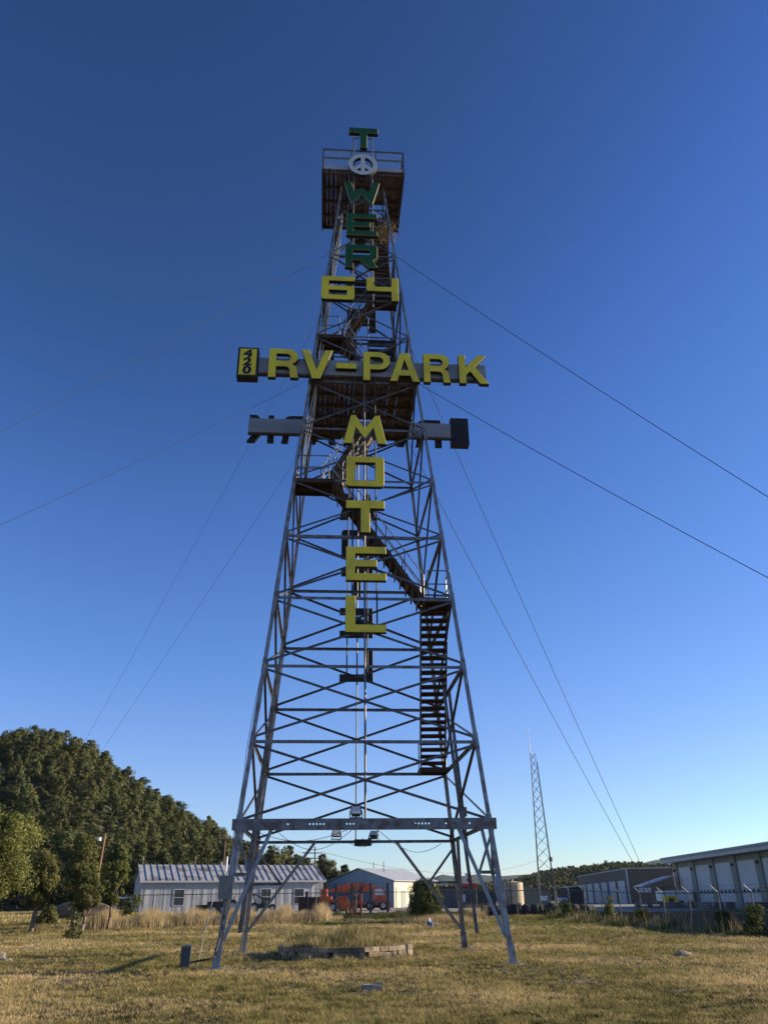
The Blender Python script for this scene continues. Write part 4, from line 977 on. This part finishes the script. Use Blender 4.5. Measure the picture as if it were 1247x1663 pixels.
# C: big garage building, right
oC = empty('garage_building', (29.6, 90, .66), math.atan2(-1, .03)*1+0, 'large beige building with tall white garage doors at the right edge', 'building')
oC.rotation_euler = (0, 0, 0)
HC = 4.15; L_ = 46
mb = MB(); mb.box(0, 16, -L_, 0, -.9, HC); mb.build('wall', M['garage_wall'], oC)
mb = MB()
mb.hexa([(-.95,-L_-.5,HC+.35),(8,-L_-.5,HC+1.0),(8,.5,HC+1.0),(-.95,.5,HC+.35),(-.95,-L_-.5,HC+.48),(8,-L_-.5,HC+1.13),(8,.5,HC+1.13),(-.95,.5,HC+.48)])
mb.hexa([(8.01,-L_-.5,HC+1.0),(17,-L_-.5,HC+.35),(17,.5,HC+.35),(8.01,.5,HC+1.0),(8.01,-L_-.5,HC+1.13),(17,-L_-.5,HC+.48),(17,.5,HC+.48),(8.01,.5,HC+1.13)])
rf = mb.build('roof', M['roofgrey'], oC)
mb = MB(); mb.box(-1.08, -.96, -L_-.5, .5, HC-.02, HC+.50); mb.box(-.955, -.02, -L_-.4, .4, HC-.02, HC+.06); mb.box(-.95,16,.40,.48,HC-.02,HC+.34); mb.build('fascia', M['roofgrey'], rf)
mb = MB(); mb.box(-1.2, -1.085, -L_-.5, .5, HC+.30, HC+.42); mb.tube((-1.1,.1,HC+.3),(-.1,.1,HC-.5),.05,6); mb.tube((-.1,.1,HC-.5),(-.1,.1,-.5),.05,6); mb.build('gutter', M['grey_board'], rf)
for k in range(9):
    y1 = -1.4-k*5.05; y0 = y1-3.9
    mb = MB(); mb.box(-.02, .0-.004, y0, y1, -.6, 3.65)
    for z in np.arange(-.05, 3.6, .6): mb.box(-.035, -.021, y0, y1, z, z+.03)
    dr = mb.build('garage_door', M['door_white'], oC)
    mb = MB()
    for j in range(4): mb.box(-.03, -.0215, y0+.35+j*.9, y0+.35+j*.9+.5, 1.22, 1.5)
    mb.build('pane', M['glass'], dr)
    mb = MB(); mb.box(-.18, -.003, y1+.02, y1+1.13, -.6, HC-.03); mb.build('pillar', M['garage_wall'], oC)
    mb = MB(); mb.box(-.32, -.19, y1+.35, y1+.65, 3.3, 3.5); mb.build('wall_lamp', M['dark'], oC)
# D: brown building with white doors
oD = empty('brown_building', (34.3, 125, .9), 0, 'long flat-roofed brown metal building with white doors behind the fence', 'building')
P = [(0,0),(15,-3),(17.3,40),(2.2,43)]; hD = 4.45
mb = MB()
for k in range(4):
    a_, b_ = P[k], P[(k+1)%4]; mb.face([(*a_,-.6),(*b_,-.6),(*b_,hD),(*a_,hD)])
mb.build('wall', M['brown_wall'], oD)
mb = MB(); c_ = [(-.15,-.2),(15.1,-3.2),(17.5,40.2),(2.1,43.2)]; mb.hexa([(*p, hD) for p in c_]+[(*p, hD+.13) for p in c_]); mb.build('roof', M['roofgrey'], oD)
d = Vector((2.2, 43, 0)).normalized(); nn = Vector((-d.y, d.x, 0))
for k in range(6):
    t0 = 2.2+k*6.6; p = d*t0; q = d*(t0+4.6); mb = MB()
    mb.hexa([tuple(p+Vector((0,0,-.4))), tuple(q+Vector((0,0,-.4))), tuple(q+nn*.06+Vector((0,0,-.4))), tuple(p+nn*.06+Vector((0,0,-.4))), tuple(p+Vector((0,0,3.0))), tuple(q+Vector((0,0,3.0))), tuple(q+nn*.06+Vector((0,0,3.0))), tuple(p+nn*.06+Vector((0,0,3.0)))])
    mb.build('garage_door', M['door_white'], oD)
mb = MB(); p = d*-.05; mb.bar((-.06,-.06,-.5), (-.06,-.06,hD-.01), .18, .18); mb.build('corner_trim', M['roofgrey'], oD)
mb = MB(); mb.box(1.2, 2.9, -.75, -.62, 1.4, 2.0); mb.build('wall_sign', M['roofgrey'], oD)
mb = MB(); mb.box(10.4, 10.75, -2.42, -2.2, 2.2, 2.9); mb.build('wall_vent', M['white'], oD)
# olive gabled barn behind the tank and small dark shed
o = empty('olive_barn', (19.6, 128, .9), 0, 'olive-tan gabled barn just right of the round tank', 'barn')
mb = MB(); mb.box(0, 3.9, 0, 9, -.5, 1.7); mb.face([(0,0,1.7),(3.9,0,1.7),(2.9,0,2.0),(0,0,2.4)]); mb.build('wall', M['tan_wall'], o)
mb = MB(); mb.hexa([(-.1,-.2,2.45),(4.1,-.2,1.70),(4.1,9.2,1.70),(-.1,9.2,2.45),(-.1,-.2,2.53),(4.1,-.2,1.78),(4.1,9.2,1.78),(-.1,9.2,2.53)]); mb.build('roof', M['tan_wall'], o)
mb = MB(); mb.box(2.3, 3.5, -.06, -.01, .5, 1.1); mb.build('window', M['white'], o)
o = empty('dark_low_shed', (28.7, 140, .9), 0, 'low dark shed between antenna mast and brown building', 'shed')
mb = MB(); mb.box(0, 2.5, 0, 6, -.5, 2.3); mb.build('wall', M['dark'], o)
mb = MB(); mb.hexa([(-.3,-.4,2.31),(2.8,-.4,2.6),(2.8,6.4,2.6),(-.3,6.4,2.31),(-.3,-.4,2.4),(2.8,-.4,2.7),(2.8,6.4,2.7),(-.3,6.4,2.4)]); mb.build('roof', M['roofgrey'], o)

# tank, containers, sign
o = empty('round_tank', (13.65, 95.5, .8), 0, 'tan cylindrical storage tank with its right side sunlit', 'tank')
mb = MB(); mb.tube((0,0,0),(0,0,2.45),1.02,36); mb.build('shell', M['tank'], o, smooth=False)
mb = MB(); mb.tube((0,0,2.451),(0,0,2.58),1.05,36,.25); mb.tube((-.1,0,2.55),(-.1,0,2.75),.12,8); mb.build('lid', M['tank'], o)
mb = MB(); mb.box(-1.0,-.9,-1.1,-.99,0,2.6); mb.box(-.55,-.45,-1.1,-1.0,0,2.6)
for k in range(8): mb.box(-1.0,-.45,-1.08,-1.03,.2+k*.3,.24+k*.3)
mb.build('ladder', M['steel_dark'], o)
def container(name, x, y, w_, d_, h_, m, label, rz=0, ribs=14):
    o = empty(name, (x, y, gz(x, y)), rz, label, 'container')
    mb = MB(); mb.box(0, w_, 0, d_, .08, h_)
    for k in range(ribs):
        xx = .08+(w_-.2)*k/(ribs-1); mb.box(xx, xx+.06, -.05, -.001, .12, h_-.06)
    mb.build('body', m, o)
    mb = MB(); mb.box(-.04, w_+.04, -.07, .05, h_+.001, h_+.08); mb.box(-.04, w_+.04, -.07, .05, 0, .079); mb.box(-.06, -.002, -.06, .04, .08, h_); mb.box(w_+.002, w_+.06, -.06, .04, .08, h_); mb.build('frame', m, o)
    return o
c1_ = container('storage_container', 5.0, 95, 5.2, 2.4, 1.62, M['ctgrey'], 'long dull grey container left of the dark green one')
MB().box(2.9, 3.3, -.075, -.052, .6, 1.3).build('notice', M['white'], c1_)
container('storage_container', 8.75, 92.0, 2.4, 2.2, 1.42, M['dkgreen'], 'dark green container between right rear leg and front leg', ribs=10)
container('scrap_bin', -8.1, 79.6, 1.75, 1.6, 1.15, M['rust'], 'brown rusty scrap bin at the right end of the long shed')
container('scrap_bin', -17.2, 78.6, 1.1, .9, .62, M['rust'], 'small brown trailer box under the first shed window', ribs=6)
o = empty('pole_sign', (18.3, 200, .8), 0, 'tall white roadside sign with a red round emblem', 'sign')
mb = MB(); mb.tube((-.35,.1,-.5),(-.35,.1,6.2),.1,8); mb.tube((.35,.1,-.5),(.35,.1,6.2),.1,8); mb.build('post', M['sign_white'], o)
mb = MB(); mb.box(-.65,.65,-.1,.1,2.2,6.3); mb.build('panel', M['sign_white'], o)
mb = MB(); mb.tube((0,-.13,4.9),(0,-.101,4.9),.42,20); mb.build('emblem', M['sign_red'], o)
o = empty('red_canopy', (15.0, 190, .8), 0, 'low red roofed shop seen beneath the tall white sign', 'building')
mb = MB(); mb.box(.4,3.6,.3,3,-.5,3.0); mb.build('wall', M['ctgrey'], o); mb = MB(); mb.box(0,4.2,0,3.4,3.0,4.0); mb.build('roof', M['sign_red'], o)
o = empty('flat_grey_building', (4.8, 150, .8), 0, 'low grey flat-roofed building behind the grey container', 'building')
mb = MB(); mb.box(0,9.5,0,6,-.5,2.6); mb.build('wall', M['ctgrey'], o); mb = MB(); mb.box(-.3,9.8,-.4,6.3,2.601,2.85); mb.build('roof', M['dark'], o)

# ------------------------------------------------------------------ steel posts, fences
for k, (x, m_) in enumerate(((-4.49,0),(-3.13,0),(-1.54,0),(-.09,0),(-6.9,1))):
    y = 75 if not m_ else 74
    mb = MB(); h = 2.25 if not m_ else 1.7; mb.box(x-.11, x+.11, y-.02, y, gz(x,y)-.2, gz(x,y)+h); mb.box(x-.11, x-.09, y-.12, y-.021, gz(x,y)-.2, gz(x,y)+h); mb.box(x+.09, x+.11, y-.12, y-.021, gz(x,y)-.2, gz(x,y)+h); mb.box(x-.13,x+.13,y-.13,y+.02,gz(x,y)+h+.001,gz(x,y)+h+.03)
    tag(mb.build('steel_post', M['steel_dark'] if not m_ else M['dark']), ['upright grey steel post, leftmost before the orange crane','grey steel post second from left before the orange crane','grey steel post before the crane boom and cab','grey steel post at the right end by the crane cab','short dark post between scrap bin and orange machines'][k], 'post', 'upright posts before the orange machines')
def fence(name, pts, hgt, label, posth=None, arm=(0,0), wires=2):
    o = empty(name, (*pts[0], gz(*pts[0])), 0, label, 'fence'); x0, y0 = pts[0]; zb = gz(x0, y0)
    L = lambda x, y, z: (x-x0, y-y0, z+gz(x, y)-zb)
    for (x, y) in pts:
        mb = MB(); mb.tube(L(x,y,-.2), L(x,y,hgt(x,y)+.03), .035, 8)
        if arm != (0,0): mb.tube(L(x,y,hgt(x,y)+.02), L(x+arm[0],y+arm[1],hgt(x,y)+.32), .028, 6)
        mb.build('post', M['steel'], o)
    mb = MB()
    for p, q in zip(pts[:-1], pts[1:]): mb.tube(L(*p,hgt(*p)), L(*q,hgt(*q)), .028, 6)
    mb.build('top_rail', M['steel_dark'], o)
    for p, q in zip(pts[:-1], pts[1:]):
        mb = MB(); d = Vector((q[0]-p[0], q[1]-p[1])); ln = d.length; a_ = math.atan2(d.y, d.x); zA, zB = gz(*p), gz(*q)
        mb.face([(0,0,.04+zA-zA),(ln,0,.04+zB-zA),(ln,0,hgt(*q)+zB-zA),(0,0,hgt(*p))])
        pn = mb.build('chain_mesh', M['chain'], o); pn.location = L(*p, 0); pn.rotation_euler = (0, 0, a_)
    if arm != (0,0):
        for k in range(wires):
            f_ = (k+1)/wires; mb = MB()
            for p, q in zip(pts[:-1], pts[1:]): mb.tube(L(p[0]+arm[0]*f_,p[1]+arm[1]*f_,hgt(*p)+.3*f_), L(q[0]+arm[0]*f_,q[1]+arm[1]*f_,hgt(*q)+.3*f_), .006, 4)
            mb.build('barbed_wire', M['wire'], o)
    return o
fR = [(17.85-.152*3*k, 35.1+2.97*k) for k in range(12)]
ex, ey = fR[-1]
fence('chain_link_fence', fR, lambda x, y: 1.80, 'chain-link fence with slanted barbed wire arms running back on the right', arm=(-.32, 0))
fence('chain_link_fence', [(ex-.05-3.05*k, ey-.9+ .02*k) for k in range(12)], lambda x, y: 1.74, 'long chain-link fence crossing behind the lawn under the tower', arm=(0, -.25), wires=1)
# wall behind the right fence and dark covered heap
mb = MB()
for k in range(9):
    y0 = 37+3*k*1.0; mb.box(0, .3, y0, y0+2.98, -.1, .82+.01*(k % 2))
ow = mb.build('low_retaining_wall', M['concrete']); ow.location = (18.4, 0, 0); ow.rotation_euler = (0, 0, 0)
ow.matrix_world = Matrix.Translation((24.0, .4, 0)) @ Matrix.Rotation(.152, 4, 'Z'); ow.data.materials[0] = mat('shaded_dark_concrete', (.045,.045,.042), (.085,.08,.072), 3, .9); tag(ow, 'long low grey concrete wall just behind the right fence', 'wall')  # the wall's shade is put into this darker concrete colour
rs_ = np.random.RandomState(12); mb = MB()
for k in range(26):
    x = 7.2+k*.33; y = 67.8+rs_.uniform(-.2,.2); r_ = rs_.uniform(.34,.48)
    mb.tube((x-.2,y,gz(x,y)+r_*.8),(x+.35,y+rs_.uniform(-.2,.2),gz(x,y)+r_*.8+rs_.uniform(-.05,.08)), r_, 9, r_*rs_.uniform(.8,1.1))
tag(mb.build('black_berm', M['rubber'], smooth=True), 'long low lumpy black heap lying behind the back fence on the right', 'heap')
mb = MB(); 
for k in range(14):
    x = -7+k*1.0; mb.box(x, x+.96, 71.3, 71.5, gz(x,71.3)-.05, gz(x,71.3)+.16)
tag(mb.build('timber_kerb', M['joist']), 'low dark timber edging along the gravel behind the planter', 'kerb')

# ------------------------------------------------------------------ machines
def wheel(p, r, wd, parent, axis=(0,1,0)):
    mb = MB(); ax = Vector(axis); c_ = Vector(p); mb.tube(c_-ax*wd/2, c_+ax*wd/2, r, 20); o = mb.build('wheel', M['rubber'], parent)
    mb = MB(); mb.tube(c_-ax*(wd/2+.02), c_+ax*(wd/2+.02), r*.5, 14); mb.build('rim', M['conduit'], o)
ct = empty('crane_truck', (-5.0, 82, gz(0,82)), 0, 'orange truck crane with its boom folded level and glazed cab at right', 'crane')
mb = MB(); mb.box(0, 4.95, -.9, .9, .42, .68); mb.box(.1, 1.2, -.95, .95, .69, 1.0); mb.box(3.9, 5.0, -1.0, 1.0, .69, .95); mb.build('chassis', M['orange'], ct)
mb = MB(); mb.box(1.6, 2.5, -.7, .7, .69, 1.40); mb.box(1.7, 2.3, -.72, -.701, .8, 1.3); mb.box(.3, 1.1, -.6, .6, 1.01, 1.25); mb.build('engine_housing', M['orange'], ct)
mb = MB(); mb.box(1.72, 2.28, -.735, -.7205, .85, 1.25); mb.box(0, 4.95, -.91, -.9005, .40, .50); mb.box(.1, 4.9, -.5, .5, .25, .419); mb.build('grille_and_gap', M['dark'], ct)  # grille, plus dark strips put in as shadow and gaps under the chassis
mb = MB(); mb.hexa([(3.5,-.85,.96),(4.9,-.85,.96),(4.9,.3,.96),(3.5,.3,.96),(3.6,-.8,1.95),(4.5,-.8,1.95),(4.5,.25,1.95),(3.6,.25,1.95)]); cb = mb.build('cab', M['orange'], ct)
mb = MB(); mb.face([(3.72,-.855,1.3),(4.62,-.855,1.3),(4.42,-.825,1.82),(3.75,-.825,1.82)]); mb.hexa([(4.80,-.7,1.35),(4.82,-.7,1.35),(4.82,.2,1.35),(4.80,.2,1.35),(4.60,-.7,1.85),(4.62,-.7,1.85),(4.62,.2,1.85),(4.60,.2,1.85)]); mb.build('window', M['lamp_glass'], cb)
mb = MB(); mb.bar((.2,-.1,1.95), (3.6,-.1,2.05), .42, .38); mb.bar((-.6,-.1,1.72), (2.4,-.1,1.78), .34, .30); mb.bar((2.2,-.1,1.5),(2.7,-.1,2.1),.2,.3); mb.bar((1.0,-.35,2.28),(2.9,-.35,2.34),.12,.12); mb.build('boom', M['orange'], ct)
mb = MB(); mb.tube((.3,-.45,1.2),(2.6,-.45,1.85),.06,8); mb.build('lift_cylinder', M['steel'], ct)
mb = MB(); mb.box(2.6, 3.4, -.5, .5, 1.56, 2.1); mb.box(2.75, 3.3, -.52, -.501, 1.7, 2.0, 0); mb.build('turret', M['orange'], ct)
for x in (.7, 1.75, 3.3, 4.5): wheel((x,-.8,.42), .42, .3, ct); wheel((x,.8,.42), .42, .3, ct)
for x in (2.5, 5.05):
    mb = MB(); mb.box(x-.07, x+.07, -1.15, -1.0, .1, .8); mb.box(x-.2, x+.2, -1.25, -.9, .02, .09); mb.build('outrigger', M['orange'], ct)
ol = empty('orange_loader', (-6.35, 80.3, gz(0,80)), 0, 'rusty orange loader with wide bucket, left of the truck crane', 'loader')
mb = MB(); mb.box(0, 1.15, -.6, .6, .45, 1.25); mb.box(.15, .75, -.55, .55, 1.26, 1.85); mb.box(1.0, 1.5, -.5, .5, .5, 1.0); mb.build('body', M['orange'], ol)
mb = MB(); mb.hexa([(1.75,-.9,.12),(3.4,-.9,.12),(3.4,.1,.12),(1.75,.1,.12),(1.7,-1.1,.92),(3.45,-1.1,.92),(3.45,.15,.92),(1.7,.15,.92)]); mb.build('bucket', M['orange'], ol)
mb = MB(); mb.bar((.6,-.65,1.1),(1.8,-.7,.6),.1,.16); mb.bar((.6,.65,1.1),(1.8,.1,.6),.1,.16); mb.build('lift_arm', M['orange'], ol)
for x in (.25, 1.3): wheel((x,-.65,.38), .38, .28, ol); wheel((x,.65,.38), .38, .28, ol)
tr_ = empty('red_tractor', (-14.7, 79.3, gz(0,79.3)), .2, 'small old dark red tractor against the shed behind the left leg', 'tractor')
mb = MB(); mb.box(-.9, .35, -.22, .22, .5, .95); mb.box(.35, .8, -.35, .35, .45, .7); mb.box(.45,.7,-.2,.2,.71,1.0); mb.box(.7,.78,-.2,.2,1.0,1.35); mb.build('body', M['red'], tr_)
mb = MB(); mb.tube((-.1,0,.95),(.05,0,1.35),.02,6); mb.tube((-.6,0,.95),(-.6,0,1.5),.03,6); mb.build('steering_column', M['dark'], tr_)
wheel((.6,-.5,.55), .55, .22, tr_); wheel((.6,.5,.55), .55, .22, tr_); wheel((-.8,-.4,.3), .3, .15, tr_); wheel((-.8,.4,.3), .3, .15, tr_)
hk = empty('farm_rake', (-11.4, 79.6, gz(0,79.6)), .1, 'dark wheeled farm implement with raised arms by the fourth shed window', 'farm machine')
mb = MB(); mb.bar((-1,0,.6),(1.2,0,.5),.12,.12); mb.bar((-.5,0,.55),(-.9,0,1.5),.1,.1); mb.bar((-.9,0,1.5),(.6,0,1.0),.1,.1); mb.bar((.2,0,.5),(-.2,0,1.25),.08,.08); mb.box(-.3,.5,-.3,.3,.35,.75); mb.build('frame', M['dark'], hk)
wheel((-.7,-.3,.42), .42, .16, hk); wheel((.9,-.3,.35), .35, .16, hk)
mb = MB()
for k in range(7): mb.bar((-.9+k*.3,-.35,.7),(-1.1+k*.3,-.4,.1),.03,.03)
mb.build('tine', M['dark'], hk)
cr = empty('dark_trailer', (-18.6+2.0, 78.9, gz(0,79)), .1, 'dark flat trailer with stake sides under the second shed window', 'trailer')
mb = MB(); mb.box(0,2.0,-.6,.6,.5,.62); mb.box(0,2.0,-.62,-.58,.63,.95); mb.box(0,2,.58,.62,.63,.95); mb.box(1.7,2.0,-.55,.55,.63,1.1); mb.build('bed', M['dark'], cr); cr.location.x = -16.2
wheel((.6,-.6,.33), .33, .2, cr); wheel((1.4,-.6,.33), .33, .2, cr)
# white pickup, white trailer, yellow forklift, pallets at right
pk = empty('white_pickup', (27.2, 142, .8), 0, 'white pickup truck parked at the foot of the antenna mast', 'pickup truck')
mb = MB(); mb.hexa([(0,-.85,.45),(4.6,-.85,.45),(4.6,.85,.45),(0,.85,.45),(0.05,-.85,.98),(4.5,-.82,.9),(4.5,.82,.9),(.05,.85,.98)]); mb.hexa([(1.7,-.8,.97),(3.5,-.8,.93),(3.5,.8,.93),(1.7,.8,.97),(1.9,-.68,1.5),(3.0,-.68,1.5),(3.0,.68,1.5),(1.9,.68,1.5)]); mb.build('body', M['white'], pk)
mb = MB(); mb.face([(1.95,-.79,1.03),(3.2,-.79,1.01),(2.9,-.705,1.43),(2.0,-.705,1.43)]); mb.build('side_window', M['glass'], pk)
for x in (.9, 3.7): wheel((x,-.75,.35), .35, .22, pk); wheel((x,.75,.35), .35, .22, pk)
wt = empty('white_trailer', (26.2, 84, .75), 0, 'white box trailer beyond the fence beside the yellow forklift', 'trailer')
mb = MB(); mb.box(0,2.9,0,2.2,.55,1.45); mb.build('box', M['sign_white'], wt)
mb = MB()
for x in (0,.72,1.44,2.16,2.87): mb.box(x,x+.03,-.02,-.001,.56,1.44)
mb.build('panel_rib', M['roofgrey'], wt); wheel((.8,.1,.3),.3,.2,wt); wheel((1.7,.1,.3),.3,.2,wt)
fk = empty('yellow_forklift', (25.4, 81, .75), 0, 'yellow forklift body with dark opening behind the right fence', 'forklift')
mb = MB(); mb.box(0,1.15,0,.8,.25,1.0); mb.build('body', M['yel_machine'], fk); mb = MB(); mb.box(.35,.8,-.03,-.001,.3,.8); mb.build('grille_and_gap', M['dark'], fk)
mb = MB(); mb.box(0,.06,0,.06,1.001,1.7); mb.box(1.09,1.15,0,.06,1.001,1.7); mb.box(0,1.15,0,.7,1.701,1.76); mb.build('roll_cage', M['dark'], fk)
wheel((.25,0,.22),.22,.15,fk); wheel((.9,0,.22),.22,.15,fk)
rp = empty('loading_ramp_roof', (27.0, 87.5, .75), 0, 'sloping grey lean-to roof between brown building and garage', 'lean-to')
mb = MB(); mb.hexa([(-1.6,0,1.85),(1.6,0,2.75),(1.6,3,2.75),(-1.6,3,1.85),(-1.6,0,1.95),(1.6,0,2.85),(1.6,3,2.85),(-1.6,3,1.95)]); mb.build('roof', M['conduit'], rp)
mb = MB(); mb.box(-1.5,-1.42,.1,.18,-.3,1.86); mb.box(1.4,1.48,.1,.18,-.3,2.7); mb.build('post', M['steel'], rp)
for k, (x, y) in enumerate(((22.0,78),(24.2,76.5),(26.1,72),(27.4,66))):
    o = empty('timber_pallet', (x, y, .7), .1*k, ['stack of grey boards beyond the fence near the mast','stack of grey boards in front of the white trailer','flat stack of boards near the first garage door','flat stack of boards near the right edge behind the fence'][k], 'pallet stack', 'board stacks in the yard')
    mb = MB()
    for j in range(4): mb.box(0,2.6,0,1.2,.10+j*.12,.16+j*.12)
    mb.build('boards', M['concrete'], o); mb = MB()
    for xx in (.1,1.2,2.3):
        for j in range(4): mb.box(xx,xx+.12,.02,1.18,.04+j*.12,.099+j*.12)
    mb.build('bearers', M['joist'], o)

# ------------------------------------------------------------------ poles, mast, wires
def upole(x, y, H, label, arms, tr=False, m='pole_wood', r=.13):
    o = empty('utility_pole', (x, y, .8), 0, label, 'utility pole', 'utility poles in the distance')
    MB().tube((0,0,-.5),(0,0,H),r,8,r*.7).build('pole', M[m], o)
    for z, hw in arms:
        mb = MB(); mb.box(-hw,hw,-.16,-.05,z,z+.12); ar = mb.build('crossarm', M[m], o)
        mb = MB()
        for xx in (-hw+.05,-hw*.45,hw*.45,hw-.05): mb.tube((xx,-.1,z+.12),(xx,-.1,z+.26),.04,6)
        mb.build('insulator', M['white'], ar)
    if tr:
        mb = MB(); mb.tube((-.35,-.1,4.6),(-.35,-.1,5.4),.25,12); mb.build('transformer', M['steel'], o)
    return o
upole(-10.65, 125, 8.0, 'taller wooden utility pole with two crossarms right of the shed', ((7.1,1.1),(6.4,1.1)), True)
upole(-13.4, 140, 8.2, 'thinner distant utility pole with one short crossarm', ((7.9,.6),), r=.08)
upole(-20.6, 108, 9.0, 'wooden utility pole partly hidden behind the left front leg', ((8.0,.8),), True)
lp = empty('light_pole', (-26.9, 80, .75), .06, 'brown wooden light pole with white lamp above the left junipers', 'light pole'); lp.rotation_euler = (0, R(2.5), 0)
MB().tube((0,0,-.5),(0,0,6.85),.11,8,.085).build('pole', M['pine_pole'], lp)
mb = MB(); mb.tube((0,0,6.3),(-.4,-.1,6.55),.03,6); lm = mb.build('lamp_arm', M['white'], lp); mb = MB(); mb.tube((-.45,-.1,6.5),(-.45,-.1,6.2),.16,10,.22); mb.build('lamp_shade', M['white'], lm)
def catenary(A, Bp, sag, r, label, m='cable'):
    A, Bp = Vector(A), Vector(Bp); mb = MB(); pts = [A.lerp(Bp, k/14)-Vector((0,0,sag*4*(k/14)*(1-k/14))) for k in range(15)]
    mb.path(pts, r, 4); tag(mb.build('power_line', M[m]), label, 'power line', 'power lines on the poles')
catenary((-9.6,124.9,8.1), (38,215,10.5), 3.0, .03, 'power line sagging from the wooden pole to the far right')
catenary((-19.8,107.9,9.0), (-11.7,124.9,8.1), .5, .02, 'upper power line between the two wooden poles')
catenary((-19.8,107.9,8.6), (-11.7,124.9,7.35), .5, .02, 'lower power line between the two wooden poles')
mt = empty('antenna_mast', (19.2, 108, .8), .3, 'slender three-legged lattice antenna mast standing right of the tower', 'antenna mast')
Hm = 18.1
def mc(i, z): a0 = R(90+120*i); r_ = 1.25*(1-z/Hm)+.42*(z/Hm); return Vector((r_*math.cos(a0)+.30*0, r_*math.sin(a0), z))
for i in range(3): MB().tube(mc(i,-.2), mc(i,Hm), .055, 6, .03).build('leg', M['steel_dark'], mt)
nb = 15; zs = [Hm*(1-(1-k/nb)**1.15) for k in range(nb+1)]
for k in range(nb):
    for i in range(3):
        mb = MB(); j = (i+1) % 3; mb.tube(mc(i,zs[k]), mc(j,zs[k+1]), .022, 5); mb.tube(mc(j,zs[k]), mc(i,zs[k+1]), .022, 5); mb.build('lattice_brace', M['steel_dark'], mt)
mb = MB(); mb.tube(mc(0,Hm), mc(0,Hm)+Vector((-.1,0,3.6)), .06, 6, .035); mb.build('whip_antenna', M['white'], mt); mb = MB(); mb.tube(mc(1,Hm), mc(1,Hm)+Vector((0,0,1.2)), .02, 6); mb.build('whip_antenna', M['white'], mt)
mb = MB(); mb.tube(mc(2,5.0)+Vector((.1,-.1,0)), mc(2,5.5)+Vector((.1,-.1,0)), .22, 10); mb.build('antenna_drum', M['steel_dark'], mt)
mb = MB(); mb.path([mc(2,z)+Vector((.09,-.05,0)) for z in (0,6,12,17)], .05, 5); mb.build('feed_cable', M['dark'], mt)
# white rail bit by the shed and thin fence stakes, left
mb = MB(); mb.box(-27.4,-25.4,81,81.06,2.05,2.2); mb.box(-25.1,-23.6,81,81.06,2.05,2.2)
for x in (-27.3,-25.25,-23.7): mb.box(x,x+.08,80.93,80.99,gz(0,81)-.1,2.25)
tag(mb.build('white_rail_fence', M['white']), 'short white rail fence left of the long shed', 'fence')

# ------------------------------------------------------------------ air
hm = bpy.data.materials.new('thin_air_haze'); hm.use_nodes = True; n_, l_ = hm.node_tree.nodes, hm.node_tree.links
n_.remove(n_['Principled BSDF']); pv = n_.new('ShaderNodeVolumePrincipled'); pv.inputs['Color'].default_value = (.55, .72, .95, 1); pv.inputs['Density'].default_value = .00004; pv.inputs['Anisotropy'].default_value = .2
l_.new(pv.outputs[0], n_['Material Output'].inputs['Volume'])
hb = MB(); hb.box(-5600, 5600, -260, 6400, -4.6, 125)
tag(hb.build('haze', hm), 'thin clear-day haze that fades the farthest hills', 'haze', kind='stuff')
